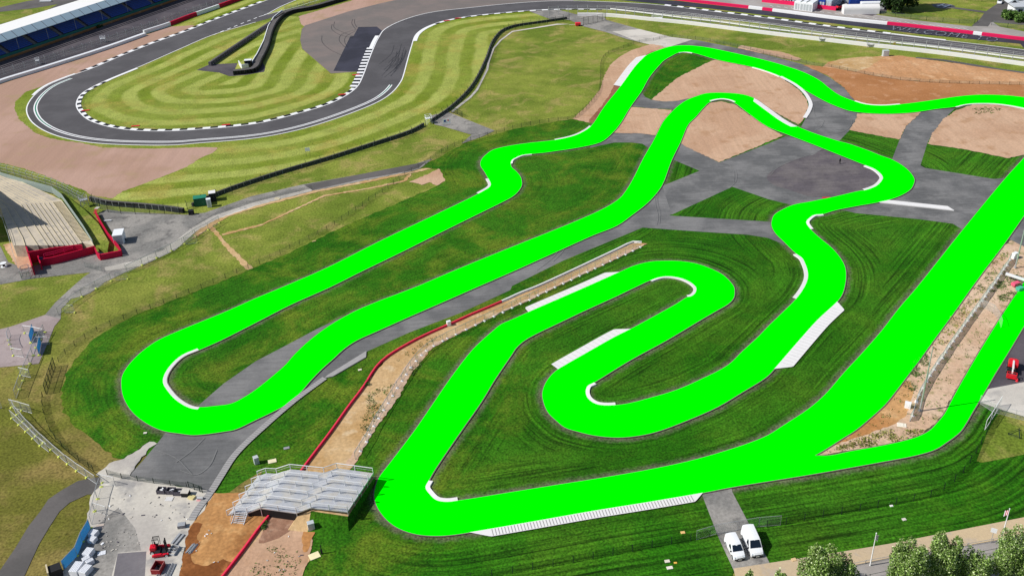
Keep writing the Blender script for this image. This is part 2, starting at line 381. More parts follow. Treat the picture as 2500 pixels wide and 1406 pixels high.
PL=[(2500,797),(2463,859),(2426,919),(2406,954),(2376,1004),(2346,1053),(2331,1067),(2313,1080),(2283,1099),(2238,1113),(2150,1130),(2050,1148),(1963,1163),(1875,1177),(1783,1192),(1716,1205),(1575,1229),(1450,1249),(1325,1271),(1250,1284)]
B2=[(1143,1302),(1101,1308),(1063,1310),(1016,1306),(976,1293),(951,1277),(930,1254),(918,1232),(914,1209),(917,1192),(925,1169),(951,1134),(1011,1055),(1051,997),(1101,924),(1151,859),(1176,834),(1201,812),(1223,794),(1250,782),(1290,764),(1375,727),(1428,704),(1515,665),(1550,650),(1588,641),(1621,639),(1663,640),(1701,646),(1738,659),(1766,674),(1786,694),(1792,704),(1793,712),(1791,729),(1778,744),(1751,760),(1713,782),(1626,834),(1538,882),(1450,936),(1435,944),(1430,959),(1435,974),(1450,986),(1468,991),(1503,991),(1538,986),(1588,973),(1651,954),(1713,927),(1776,894),(1813,859),(1851,824),(1875,799),(1908,767),(1943,732),(1963,704),(1972,680),(1971,662),(1965,645),(1958,632),(1944,622),(1913,592),(1893,572),(1884,555),(1884,542),(1890,527),(1908,515),(1938,502),(1975,495),(2035,483),(2100,468),(2110,467),(2138,457),(2153,442),(2155,435),(2150,427),(2135,415),(2113,406),(2050,381),(1975,351),(1920,330),(1875,312),(1826,278),(1791,252),(1778,247),(1761,245),(1736,250),(1718,265),(1698,288),(1681,305),(1661,350),(1639,395),(1616,455),(1596,482),(1576,502),(1545,526),(1505,554),(1450,576),(1350,621),(1250,666),(1163,704),(1088,737),(1001,775),(925,809),(870,834),(840,854),(815,877),(785,904),(758,932),(730,964),(700,989),(663,1009),(625,1027),(576,1050),(551,1055),(476,1064),(438,1060),(400,1054),(361,1037),(325,1009),(303,974),(297,942),(300,917),(320,887),(351,857),(388,832),(451,804),(551,763),(625,730),(690,703),(800,655),(925,592),(1076,520),(1168,475),(1196,458),(1198,450),(1192,438),(1183,422),(1173,406),(1175,393),(1186,380),(1206,367),(1250,357),(1293,351),(1355,344),(1400,334),(1425,323),(1443,310),(1475,263),(1515,213),(1550,165),(1566,148),(1580,136),(1621,120),(1641,115),(1671,113),(1713,116),(1776,128),(1875,151),(1920,164),(1963,179),(2000,198),(2025,218),(2050,235),(2085,249),(2113,257),(2150,260),(2198,257),(2276,247),(2338,238),(2386,234),(2451,235),(2500,240)]

# ------------------------------------------------------------------ the lines everything on the ground follows
OUT_ = [(790,-52),(700,-17),(625,11),(521,50),(451,78),(376,105),(300,135),(225,167),(160,190),(115,209),(83,233),(64,263),(70,290),(90,310),(125,328),(175,342),(240,351),(325,355),(426,355),(476,351),(625,338),(725,319),(825,289),(925,249),(960,225),(981,198),(986,185),(996,148),(1006,113),(1016,86),(1031,73),(1051,63),(1088,51),(1151,40),(1250,30),(1300,26),(1375,23),(1475,24),(1525,28),(1620,35),(1750,47),(1875,60),(2025,82),(2175,100),(2325,118),(2500,138),(2640,156)]
IN_ = [(900,-42),(830,-18),(760,10),(690,36),(625,55),(521,86),(441,120),(350,160),(265,195),(225,214),(200,230),(188,253),(193,270),(218,293),(265,309),(325,318),(400,320),(500,315),(625,302),(725,278),(800,255),(845,233),(870,213),(885,185),(898,150),(910,120),(923,93),(940,71),(988,48),(1051,31),(1151,19),(1250,9),(1350,3),(1450,4),(1575,10),(1621,14),(1751,30),(1873,45),(2025,66),(2175,84),(2251,93),(2401,110),(2500,122),(2640,139)]
OUT = crom(gxy(OUT_), False, 5); IN = crom(gxy(IN_), False, 5)
KA = crom(gxy([(2660, 211), (2570, 310)] + A1 + A2 + [(2590, 284), (2720, 316)]), False, 4)
KB = crom(gxy([(2660, 540), (2560, 699)] + PL + B2 + [(2590, 258), (2720, 288)]), False, 4)
KR = crom(gxy([(2680, 256), (2560, 437)] + BR[:15]), False, 3)[:-1] + crom(gxy(BR[14:] + [(2560, 592), (2640, 464)]), False, 3)
def segdist(P, lines, closed=False):
    best = np.full(len(P), 1e9)
    for L in lines:
        A = np.array([(p[0], p[1]) for p in L]); a = A[:-1]; d = A[1:] - a; dd = (d * d).sum(1) + 1e-12
        for i in range(0, len(P), 4000):
            q = P[i:i + 4000, None, :] - a[None]; t = np.clip((q * d[None]).sum(2) / dd, 0, 1)
            r = q - d[None] * t[..., None]; best[i:i + 4000] = np.minimum(best[i:i + 4000], (r * r).sum(2).min(1))
    return np.sqrt(best)
def inside(P, poly):
    x, y = P[:, 0], P[:, 1]; r = np.zeros(len(P), bool); n = len(poly)
    for i in range(n):
        x1, y1 = poly[i][0], poly[i][1]; x2, y2 = poly[(i + 1) % n][0], poly[(i + 1) % n][1]
        c = ((y1 > y) != (y2 > y)); 
        with np.errstate(divide='ignore', invalid='ignore'): r ^= c & (x < (x2 - x1) * (y - y1) / (y2 - y1 + 1e-30) + x1)
    return r
def field(name, pts, mat, step, attrs, z=None, smooth=True, hgt=None):
    'ground sheet with a point grid inside, so that it can carry distances as attributes'
    z = nz() if z is None else z
    poly = gxy(pts)
    if smooth: poly = crom(poly, True, 3)
    if name == 'kart_grass': poly = ragged(poly, .3, 1.3)
    A = np.array([(p.x, p.y) for p in poly]); lo = A.min(0); hi = A.max(0)
    gx, gy = np.meshgrid(np.arange(lo[0], hi[0], step), np.arange(lo[1], hi[1], step)); g = np.stack([gx.ravel(), gy.ravel()], 1)
    g[:, 0] += (np.round((g[:, 1] - lo[1]) / step) % 2) * step / 2
    g = g[inside(g, poly)]; g = g[segdist(g, [list(A) + [A[0]]]) > step * .5]
    V = [Vector(p) for p in A] + [Vector(p) for p in g]; n = len(A)
    vo, eo, fo, _, _, _ = delaunay_2d_cdt(V, [], [list(range(n))], 1, 1e-4)
    P = np.array([(v.x, v.y) for v in vo])
    zz = np.full(len(P), z) if hgt is None else z + hgt(P)
    me = bpy.data.meshes.new(name); me.from_pydata([(a[0], a[1], h) for a, h in zip(P, zz)], [], [tuple(f) for f in fo]); me.materials.append(mat)
    for k, fn in attrs.items():
        at = me.attributes.new(k, 'FLOAT', 'POINT'); at.data.foreach_set('value', np.asarray(fn(P), dtype=np.float32))
    me.update()
    if len(me.polygons) and me.polygons[0].normal.z < 0: me.flip_normals()
    o = bpy.data.objects.new(name, me); link(o); o['kind'] = 'structure'; return o

# ------------------------------------------------------------------ ground sheets
g = MB().poly([(-1500, -300, 0), (1500, -300, 0), (1500, 2600, 0), (-1500, 2600, 0)]).build('ground', M_OLD); g['kind'] = 'structure'
RL_ = [OUT, IN]
at_race = {'dist_race': lambda P: segdist(P, RL_), 'zone': lambda P: np.ones(len(P))}
field('mown_grass', [(521,90),(441,124),(350,166),(265,205),(215,230),(205,253),(215,275),(240,290),(325,310),(400,312),(500,306),(625,290),(725,265),(800,240),(850,212),(875,190),(890,180),(880,174),(808,181),(738,122),(732,98),(736,72),(729,42),(700,39),(690,43),(625,60)], M_OLD, 2.2, at_race, smooth=False)
field('mown_grass', [(115,209),(63,225),(38,248),(34,265),(45,290),(83,323),(125,339),(200,351),(376,363),(533,360),(526,370),(488,387),(451,410),(376,440),(300,467),(273,485),(300,495),(440,515),(505,487),(560,465),(625,443),(700,420),(800,390),(900,358),(1000,325),(1040,303),(1100,265),(1150,215),(1185,150),(1205,100),(1230,75),(1260,65),(1320,56),(1340,48),(1320,30),(1250,22),(1151,32),(1070,48),(1022,70),(1004,100),(980,170),(950,220),(900,250),(725,308),(500,342),(265,338),(150,318),(95,285),(85,262),(110,225)], M_OLD, 2.2, at_race, smooth=False)
field('mown_grass', [(411,66),(463,47),(570,8),(650,-22),(740,-36),(640,3),(521,48),(451,76),(430,78)], M_OLD, 2.5, at_race, smooth=False)
sheet('gravel_trap', [(-80,240),(0,205),(100,173),(250,125),(358,85),(411,66),(476,62),(445,82),(376,110),(300,140),(225,172),(118,206),(63,225),(38,248),(34,265),(45,290),(83,323),(125,339),(200,350),(250,361),(376,363),(491,360),(533,360),(526,370),(488,387),(451,410),(376,440),(300,467),(273,485),(225,477),(200,463),(150,445),(100,425),(50,410),(0,397),(-100,380)], M_GRAV)
sheet('gravel_trap', [(729,41),(850,5),(930,-22),(1100,-30),(1100,-8),(925,14),(850,32),(745,66),(735,60)], M_GRAV)
sheet('runoff_asphalt', [(745,63),(850,29),(925,10),(1010,-9),(1300,-22),(1400,-12),(1400,14),(1151,30),(1000,60),(905,140),(885,175),(808,180),(738,120),(733,98),(737,72)], M_RUNOFF)
sheet('new_asphalt_patch', [(875,67),(920,66),(935,78),(905,130),(885,176),(814,174),(855,90),(863,89)], M_NEWAS)
sheet('barrier_apron', [(480,172),(512,158),(580,155),(570,178),(620,170),(640,150),(648,166),(645,176),(600,184),(560,187),(535,178)], M_DARK)
sheet('service_road', [(-60,46),(0,30),(90,20),(160,8),(230,-8),(330,-40),(260,-40),(150,-8),(70,3),(0,19),(-60,28)], M_PATH)
sheet('service_road', [(-80,108),(0,60),(70,42),(115,26),(140,12),(200,-6),(260,-20),(300,-6),(180,40),(0,104),(-60,130)], M_PATH)
sheet('stand_forecourt', [(-80,178),(0,144),(300,42),(420,0),(560,-42),(680,-42),(518,20),(411,60),(358,80),(250,120),(100,168),(0,200),(-80,232)], M_DARK)


race = sheet_xy('race_track', OUT + IN[::-1], M_RACE, nz())
zr = race.data.vertices[0].co.z
field('mown_grass', [(652,37),(690,16),(725,0),(790,-26),(860,-40),(850,-14),(760,10),(700,25)], M_OLD, 2.5, at_race, smooth=False)
# right-hand side of the race track
sheet('asphalt_verge', [(1450,-12),(1550,-1),(1651,3),(1851,25),(1907,31),(2246,70),(2500,99),(2600,112),(2600,128),(2500,119),(2491,108),(2250,85),(2100,66),(1875,39),(1726,21),(1500,0),(1400,-8)], M_NEWAS)
sheet('access_road', [(1690,-25),(1875,-2),(2000,20),(2160,40),(2230,50),(2372,66),(2420,52),(2440,66),(2500,78),(2620,92),(2620,108),(2500,94),(2246,66),(1907,27),(1851,21),(1651,0)], M_PALE)
sheet('compound_yard', [(1850,-30),(2160,-30),(2165,28),(2130,40),(2000,22),(1850,0)], M_DARK)
sheet('driveway', [(2372,64),(2392,48),(2405,30),(2432,12),(2440,0),(2560,5),(2580,62),(2500,62),(2420,55),(2412,66)], M_PATH)
sheet('helipad', [(2276,12),(2290,9.5),(2308,10),(2325,13),(2332,17),(2322,20.5),(2302,22),(2285,19.5)], M_ROAD, smooth=True)
sheet('helipad_path', [(2318,20.6),(2328,18.3),(2410,29),(2405,33)], M_PATH)

# left side: aprons and paths
sheet('apron', [(240,520),(262,512),(300,517),(350,520),(450,525),(500,520),(551,502),(613,480),(735,452),(875,427),(1016,400),(1056,388),(1026,412),(1000,420),(765,467),(625,503),(526,537),(476,565),(426,610),(335,652),(300,668),(255,690),(220,716),(205,722),(173,730),(150,754),(148,779),(133,797),(120,830),(95,888),(0,897),(-60,900),(-60,812),(0,804),(25,798),(110,769),(135,739),(173,704),(205,676),(222,665),(83,680),(0,695),(-60,700),(-60,655),(0,600),(20,640),(60,655),(230,612),(300,628),(295,600)], M_APRON)
sheet('concrete_path', [(255,653),(335,636),(400,610),(440,580),(470,556),(520,528),(625,493),(765,460),(760,467),(625,503),(526,538),(478,566),(428,611),(345,650),(258,662)], M_CONC)
sheet('new_path', [(742,452),(875,427),(1016,400),(1040,396),(1022,411),(1000,418),(875,440),(763,465)], M_PATH)
sheet('plaza', [(-60,812),(0,804),(25,798),(110,769),(148,779),(133,797),(118,830),(95,888),(0,897),(-60,900)], M_MAUVE)
sheet('footpath', [(243,1164),(190,1174),(150,1197),(118,1219),(98,1249),(70,1284),(38,1337),(0,1392),(-40,1450),(30,1450),(60,1405),(95,1329),(120,1287),(145,1249),(170,1227),(213,1207),(250,1206),(275,1180)], M_PATH)
sheet('trench_strip', [(512,556),(519,553),(560,600),(620,655),(610,662),(600,658),(552,607)], M_TAN)
sheet('trench_strip', [(540,572),(640,547),(700,519),(790,477),(900,459),(985,441),(1000,424),(1004,426),(990,444),(903,462),(793,480),(700,523),(640,551),(545,576)], M_TAN)
sheet('trench_strip', [(625,503),(765,467),(1000,420),(1055,408),(1056,412),(1000,425),(765,472),(625,508),(560,529),(520,550),(482,578),(470,584),(478,566),(526,537)], M_TAN)
sheet('bare_patch', [(1000,445),(1040,428),(1073,412),(1087,442),(1066,455),(1050,446),(1030,452)], M_DIRT)
sheet('worn_path', [(1250,77),(1300,69),(1360,59),(1392,60),(1360,62),(1302,71),(1252,79),(1224,100),(1207,120),(1196,150),(1192,171),(1180,195),(1167,221),(1150,240),(1128,257),(1104,276),(1101,273),(1124,254),(1146,237),(1162,219),(1176,193),(1187,170),(1191,150),(1202,120),(1220,99)], M_CONC)
sheet('gate_apron', [(1051,283),(1093,274),(1133,290),(1208,320),(1176,335),(1126,352),(1151,330),(1083,310),(1061,305)], M_APRON)

# the kart circuit's own grass
KG = [(1398,292),(1448,302),(1500,226),(1560,150),(1600,112),(1675,99),(1800,121),(1960,160),(2060,215),(2090,250),(2200,257),(2386,234),(2500,237),(2640,240),(2900,270),(2950,700),(2850,1000),(2800,1200),(2500,1264),(2175,1329),(2025,1353),(1875,1377),(1800,1390),(1760,1440),(730,1450),(738,1406),(753,1367),(765,1294),(700,1250),(600,1240),(560,1208),(518,1203),(476,1250),(440,1220),(313,1164),(350,1124),(363,1079),(330,1104),(295,1123),(288,1122),(198,1054),(155,1004),(150,954),(160,917),(175,892),(213,844),(250,812),(325,772),(426,732),(540,688),(625,652),(700,620),(775,585),(875,537),(976,495),(1066,455),(1088,442),(1073,412),(1026,412),(1041,400),(1083,380),(1131,352),(1190,334),(1258,316),(1345,300)]
KL = [KA, KB, KR]
_gc = {}
def crest(P):        # 0 on the ridge lines where two track edges are equally near, 1 elsewhere
    h = 2.2; ex = np.array([h, 0]); ey = np.array([0, h]); gx = (segdist(P + ex, KL) - segdist(P - ex, KL)) / (2 * h); gy = (segdist(P + ey, KL) - segdist(P - ey, KL)) / (2 * h)
    g = np.sqrt(gx * gx + gy * gy); return np.clip((g - .6) / .35, .12, 1)
def f_lines(P):      # clear drill lines in the newer right-hand grass, rougher turf on the left
    px = P[:, 0]; py = P[:, 1]
    a = np.clip((px - (-12 + (py - 125) * .38)) / 14 + .5, .34, 1); return a * crest(P)
def f_patch(P):
    px = P[:, 0]; py = P[:, 1]
    a = np.clip(1 - (px - (-12 + (py - 125) * .38)) / 14, .22, 1); return a
field('kart_grass', [p for p in KG], M_KG, 1.5, {'dist_kart': lambda P: segdist(P, KL), 'lines': f_lines, 'patch': f_patch}, smooth=False)

# tarmac of the old paddock roads under and beside the kart track
sheet('tarmac', [(313,1164),(350,1124),(383,1084),(406,1055),(450,1020),(486,989),(546,937),(625,882),(700,843),(775,803),(865,761),(925,740),(1176,640),(1425,540),(1513,492),(1580,450),(1617,455),(1708,418),(1757,398),(1875,352),(1915,335),(1980,352),(1788,457),(1638,525),(1570,556),(1375,637),(1250,699),(1246,709),(1126,764),(1000,812),(895,859),(793,925),(720,979),(650,1039),(576,1107),(538,1164),(516,1199),(430,1186)], M_ROAD)
sheet('tarmac', [(1625,380),(1641,390),(1708,418),(1617,455),(1640,525),(1788,457),(1875,487),(1935,502),(2000,500),(2088,521),(2150,527),(2251,537),(2326,547),(2351,562),(2390,520),(2460,430),(2451,436),(2426,438),(2258,411),(2247,405),(2264,350),(2276,328),(2301,295),(2331,266),(2250,270),(2246,278),(2213,308),(2195,345),(2177,392),(2120,376),(1975,330),(1915,335),(1875,352),(1756,398),(1661,350)], M_ROAD2)
sheet('tarmac', [(1630,108),(1675,98),(1700,99),(1801,119),(1875,136),(1963,159),(2025,190),(2060,215),(2085,243),(2089,250),(2110,262),(2094,279),(2090,293),(2075,318),(2048,346),(1975,330),(1956,310),(1968,288),(1979,255),(1972,236),(1950,216),(1905,187),(1838,164),(1751,146),(1671,122)], M_ROAD2)
sheet('tarmac', [(1555,235),(1566,226),(1575,238),(1590,245),(1620,249),(1651,247),(1700,236),(1655,268),(1588,266),(1540,260)], M_ROAD2)
sheet('tarmac', [(1450,345),(1495,327),(1525,325),(1575,327),(1610,333),(1590,368),(1583,362),(1568,352),(1540,349),(1500,349),(1440,362)], M_ROAD2)
sheet('tarmac', [(1630,527),(1875,542),(1900,545),(1915,600),(1908,595),(1875,582),(1826,574),(1701,566),(1562,556)], M_ROAD)
sheet('tarmac', [(2460,585),(2500,525),(2600,400),(2620,680),(2500,605),(2470,588)], M_ROAD2)
sheet('round_patch', [(2012,364),(1985,379),(1938,391),(1905,407),(1872,432),(1888,452),(1925,464),(1975,480),(2035,484),(2070,477),(2118,466),(2150,446),(2153,432),(2135,414),(2110,404),(2050,380)], M_ROUND, smooth=True)
sheet('concrete_apron', [(1363,25),(1405,36),(1475,42),(1480,50),(1560,72),(1640,92),(1678,99),(1660,108),(1628,118),(1600,114),(1588,110),(1531,97),(1480,80),(1425,66),(1412,60),(1390,50),(1340,47),(1290,28)], M_APRON)
sheet('concrete_apron', [(1495,78),(1560,72),(1640,92),(1690,98),(1660,108),(1628,117),(1600,113),(1560,104)], M_CONC)
sheet('access_lane', [(1712,1202),(1785,1188),(1788,1202),(1831,1284),(1875,1367),(1910,1440),(1805,1440),(1791,1392),(1756,1317),(1721,1227)], M_APRON)
sheet('beige_verge', [(1791,1388),(1875,1375),(2025,1352),(2175,1327),(2500,1263),(2640,1238),(2640,1285),(2500,1307),(2336,1336),(2163,1364),(2075,1382),(1950,1412),(1800,1440)], M_BEIGE)
sheet('lower_road', [(1880,1432),(1980,1406),(2075,1383),(2163,1365),(2336,1337),(2500,1308),(2640,1286),(2700,1500),(1900,1500)], M_PALE)

# dirt fields
sheet('dry_grass', [(2408,1062),(2425,1030),(2442,1004),(2500,1018),(2640,1042),(2640,1075),(2560,1098),(2500,1110),(2440,1122),(2396,1130),(2384,1126)], M_OLD)
sheet('dry_grass', [(590,1180),(640,1150),(628,1190),(600,1207),(560,1203)], M_OLD)
M_SCUFF = plain('scuff', (130, 130, 129), .9, .1, amp=.2); plain_soil = ground_mat('turned_soil', [(158, 122, 100), (142, 106, 86), (176, 144, 122)], .1, .5, 1.4, .26, .5); RAG.add('turned_soil')
sheet('bare_dirt', [(1588,109),(1545,123),(1515,138),(1490,160),(1475,188),(1464,220),(1430,263),(1398,292),(1448,302),(1500,238),(1560,160),(1628,118),(1612,112)], M_DIRT)
sheet('turned_soil', [(1628,118),(1590,128),(1560,144),(1530,170),(1500,208),(1485,238),(1460,270),(1435,299),(1450,302),(1500,250),(1570,160)], M_SOIL)
sheet('bare_dirt', [(1745,147),(1838,166),(1905,190),(1950,220),(1968,242),(1973,262),(1962,288),(1950,306),(1910,285),(1841,246),(1780,236),(1726,234),(1690,240),(1651,248),(1620,249),(1590,245),(1651,193),(1726,155)], M_DIRT)
sheet('bare_dirt', [(1530,262),(1588,266),(1641,270),(1620,300),(1603,332),(1560,327),(1490,326)], M_DIRT)
sheet('bare_dirt', [(1715,266),(1736,252),(1761,249),(1795,257),(1830,282),(1875,312),(1911,332),(1830,367),(1756,397),(1700,372),(1658,350),(1680,306)], M_DIRT)
sheet('brown_field', [(1960,160),(2000,163),(2060,172),(2137,187),(2200,196),(2290,203),(2400,206),(2640,212),(2640,240),(2500,240),(2386,236),(2276,249),(2198,259),(2113,258),(2085,245),(2060,215),(2025,188)], M_BROWN)
sheet('brown_field', [(2008,165),(2025,152),(2100,141),(2200,137),(2236,143),(2376,162),(2500,179),(2640,196),(2640,212),(2400,206),(2290,203),(2200,196),(2137,187),(2060,172)], M_SALM)
sheet('sand_patch', [(2020,160),(2050,146),(2110,140),(2160,142),(2140,152),(2120,168),(2090,176),(2050,170)], M_TAN)
sheet('old_kerb_strip', [(2236,141),(2300,146),(2376,158),(2440,169),(2500,177),(2640,196),(2640,200),(2500,181),(2376,163),(2300,150),(2236,144)], M_PATH)
sheet('bare_dirt', [(2094,279),(2170,279),(2250,274),(2246,279),(2213,308),(2195,342),(2140,332),(2075,319),(2090,293)], M_DIRT)
sheet('bare_dirt', [(2331,272),(2376,257),(2426,257),(2500,268),(2620,290),(2620,330),(2510,376),(2461,388),(2360,367),(2264,353),(2276,328),(2301,295)], M_DIRT)
sheet('verge_strip', [(1810,112),(1875,124),(1915,130),(1960,146),(1940,150),(1870,134),(1800,119)], M_DIRT)
sheet('infield_strip', [(2446,605),(2372,704),(2208,929),(2086,1054),(1989,1114),(2138,1093),(2238,1069),(2288,1034),(2351,929),(2451,764),(2500,690),(2640,455),(2690,330),(2560,480),(2520,560),(2500,605),(2470,588)], M_WEEDY)
sheet('orange_dirt', [(2170,950),(2220,930),(2232,960),(2215,1010),(2180,1040),(2120,1060),(2070,1075),(2000,1105),(2080,1060)], M_ORANGE)
sheet('pit_yard', [(2500,797),(2463,859),(2410,946),(2418,950),(2500,935),(2640,910),(2640,600)], M_DARK)
sheet('pale_ground', [(2406,952),(2500,934),(2640,908),(2640,1040),(2500,1018),(2440,1000),(2398,985),(2388,984)], M_CONC)
sheet('works_strip', [(808,1054),(888,947),(945,874),(1001,840),(1093,797),(1250,728),(1308,704),(1550,592),(1580,596),(1563,605),(1508,631),(1435,666),(1355,702),(1293,734),(1221,764),(1138,807),(1056,849),(1031,879),(1000,917),(976,967),(938,1017),(908,1054),(875,1112),(863,1137),(830,1190),(800,1247),(765,1294),(753,1367),(738,1406),(700,1450),(520,1450),(551,1400),(625,1304),(658,1262),(750,1134)], M_TAN)
sheet('works_strip', [(960,940),(1000,880),(1059,840),(1138,802),(1293,728),(1435,660),(1545,605),(1580,596),(1563,605),(1508,631),(1435,666),(1355,702),(1293,734),(1221,764),(1138,807),(1056,849),(1031,879),(1000,917),(976,967),(938,1017),(908,1060),(878,1115),(865,1137),(845,1137),(890,1060)], M_WEEDY)
sheet('works_strip', [(640,1300),(690,1256),(740,1250),(790,1250),(765,1294),(753,1367),(738,1406),(715,1450),(530,1450),(560,1400)], M_DIRT)
sheet('works_yard', [(523,1204),(586,1207),(620,1200),(700,1210),(658,1262),(625,1304),(551,1400),(520,1450),(430,1450),(438,1406),(451,1342),(468,1279),(503,1242)], M_DEEP)
sheet('yard', [(223,1214),(215,1249),(205,1300),(180,1354),(120,1450),(432,1450),(438,1406),(451,1342),(468,1279),(503,1242),(523,1204),(516,1199),(430,1186),(313,1164),(330,1140),(370,1090),(383,1084),(363,1079),(340,1100),(295,1124),(270,1132),(235,1157),(250,1180)], M_YARD)
sheet('yard_patch', [(288,1352),(358,1347),(352,1450),(270,1450)], M_PATCH)
sheet('yard_patch', [(220,1300),(262,1262),(290,1240),(330,1290),(345,1345),(288,1350),(262,1450),(170,1450),(185,1354)], M_APRON)

sheet('damp_soil', [(451,1342),(462,1300),(478,1275),(492,1282),(480,1310),(490,1330),(478,1350),(462,1356),(474,1376),(500,1385),(545,1365),(565,1372),(552,1400),(520,1450),(430,1450),(438,1406)], M_DAMP)
sheet('turned_soil', [(662,1260),(700,1248),(800,1240),(806,1252),(768,1268),(715,1290),(672,1318),(640,1330),(628,1322),(645,1290)], plain_soil)
sheet('orange_dirt', [(742,1262),(790,1250),(772,1290),(752,1350),(742,1352),(738,1310)], M_ORANGE)
for pts in ([(1605,470),(1606,500),(1612,520),(1610,548)],[(1600,475),(1601,505),(1607,530),(1604,550)],[(1760,398),(1790,410),(1798,440),(1780,462)],[(1776,400),(1792,420),(1790,452)],[(1880,430),(1900,410),(1945,391),(2005,368)],[(1985,262),(1992,290),(2008,312)],[(2012,296),(2005,310),(1990,320)],[(2065,272),(2080,300),(2060,322),(2015,332)],[(1350,640),(1372,618),(1380,600)],[(1310,662),(1350,630),(1374,598)],[(430,1130),(470,1100),(500,1070)],[(440,1150),(480,1160),(510,1140),(530,1100)],[(380,1100),(430,1120),(470,1160)],[(2130,455),(2190,468),(2300,480)]):
    mb = MB(); ribbon(mb, crom(gxy(pts), False, 6), -.05, .05, nz()); o = mb.build('tyre_marks', M_SCUFF); o['kind'] = 'structure'

# the kart track: an asphalt bed and the green surface on it


def kart_outline(w):
    return offs(KA, -w) + offs(KB, w)[::-1] + offs(KR, w)[::-1]
kart = sheet_xy('kart_track', kart_outline(0), M_GREEN, nz() + .03); zk = kart.data.vertices[0].co.z
eb = MB()
for L, s in ((KA, -1), (KB, 1), (KR, 1)): ribbon(eb, L, s * .2, -s * .05, zk - .012)
eb.build('edge_strip', plain('edge_asphalt', (116, 108, 100), .9, .1, amp=.2, sc=2.), kart)

# ------------------------------------------------------------------ painted lines and kerbs of the race track
mb = MB()
ribbon(mb, cut(OUT, (700,-17), (2500,138)), 0, .38, zr + .012); ribbon(mb, cut(IN, (625,55), (2600,134)), 0, -.38, zr + .012)
mb.build('edge_line', M_WHITE, race)
ln = crom(gxy([(725,0),(683,18),(650,36),(632,42)]), False, 4); ln2 = crom(gxy([(645,37),(700,24),(800,-6)]), False, 4)
mb = MB(); ribbon(mb, ln, -.2, .2, zr + .016); ribbon(mb, ln2, -.15, .15, zr + .02)
dl = resamp(gxy([(521,86),(632,42)]), 2.2)
for i in range(0, len(dl) - 1, 2): ribbon(mb, [dl[i], dl[i + 1]], -.25, .25, zr + .016)
mb.build('dashed_line', M_WHITE, race)
def checker(line, side, w, step, a, b, z, name='kerb'):
    L = resamp(cut(line, a, b), step / 4); mb = MB()
    for i in range(0, len(L) - 4, 4):
        mb.mat(0 if (i // 4) % 2 == 0 else 1); ribbon(mb, L[i:i + 5], side * .02, side * w, z + .02, z + .07)
    return mb.build(name, [M_WHITE, M_BLACK], race)
zk2 = zr + .01
checker(OUT, -1, 1.5, 2.9, (640,6), (185,181), zk2)
checker(IN, 1, 1.3, 2.4, (262,196), (895,156), zk2)
checker(IN, 1, 2.4, 1.9, (870,213), (912,116), zk2 + .03)
checker(OUT, -1, 1.3, 2.6, (1051,63), (1475,24), zk2)
checker(IN, 1, 1.5, 2.9, (1621,14), (2180,85), zk2)
mb = MB(); ribbon(mb, cut(OUT, (185,181), (83,233)), -.02, -.9, zr + .05); ribbon(mb, cut(OUT, (1010,100), (1051,63)), -.02, -1.4, zr + .05)
ribbon(mb, cut(IN, (325,170), (262,196)), .02, 1.1, zr + .05); ribbon(mb, cut(IN, (910,119), (925,88)), .02, 1.6, zr + .09); ribbon(mb, cut(IN, (2180,85), (2300,98)), .02, 1., zr + .05)
mb.build('kerb', M_WHITE, race)
mb = MB()
for p in [(209,271),(331,309),(552,306),(869,184),(835,232),(1091,52),(1119,46)]:
    c = G(*p); mb.box((c.x, c.y, .14), (2.6, .7, .16), .15)
mb.build('kerb_block', M_REDP, race)
# double line with a green stripe on the outside of the long curve
dl = offs(cut(OUT, (160,190), (975,206)), 3.1); n = len(dl)
dl = [p + (OUT[0] - OUT[0]) for p in dl]
mb = MB(); ribbon(mb, dl, -.75, -.35, zr + .016); ribbon(mb, dl, .1, .5, zr + .016); mb.build('edge_line', M_WHITE, race)
mb = MB(); ribbon(mb, dl[:n // 3], -.3, .05, zr + .016); ribbon(mb, dl[-n // 12:], -.3, .05, zr + .016); mb.build('edge_line', M_GREENL, race)
sk = MB(); RR = random.Random(3)
for k in range(16):
    u = RR.random(); x0 = 985 + RR.uniform(-26, 8); y0 = 120 + RR.uniform(-14, 26)
    L = crom(gxy([(x0, y0), (x0 - 8, y0 + 22), (x0 - 24 - 14 * u, y0 + 46)]), False, 4); ribbon(sk, L, -.07, .07, zr + .006 + .0006 * k)
for pts in ([(811,60),(810,72),(830,86),(862,94)],[(817,54),(816,68),(838,80),(864,90)],[(786,88),(787,104),(806,122),(835,136)],[(868,76),(845,90),(842,105),(850,118)],[(872,72),(836,84),(828,98),(834,108),(842,116)],[(861,48),(859,58),(868,72)],[(866,48),(866,58),(872,68)]):
    ribbon(sk, crom(gxy(pts), False, 6), -.09, .09, zr + .003)
sk.build('tyre_marks', M_BLACK, race)

# ------------------------------------------------------------------ kerbs of the kart track
def kkerb(line, side, a, b, w, mat=None, h=.07):
    L = cut(line, a, b); mb = MB(); w *= .88; ribbon(mb, L, side * .0, side * w, zk + .01, zk + h); ribbon(mb, L, side * w, side * (w + .04), zk + h, 0)
    return mb.build('kerb', mat or M_KERB, kart)
for a, b, w in [((1118,1224),(1047,1175),.85),((1587,687),(1679,727),.7),((1979,562),(2008,525),.8),((1655,131),(1692,131),.55),((486,857),(488,996),.8),((1247,402),(1298,378),.6),((2331,263),(2560,274),.75),((1838,166),(1905,189),.7)]: kkerb(KA, -1, a, b, w)
for a, b, w in [((1450,936),(1503,991),.8),((1943,732),(1944,622),.9),((2110,467),(2113,406),.9),((1736,250),(1792,252),.8),((1168,475),(1192,438),.8),((1355,344),(1443,310),.7),((2087,250),(2198,257),.75)]: kkerb(KB, 1, a, b, w)
M_SLIT = plain('kerb_joint', (186, 184, 182), .9, .1, amp=.05)
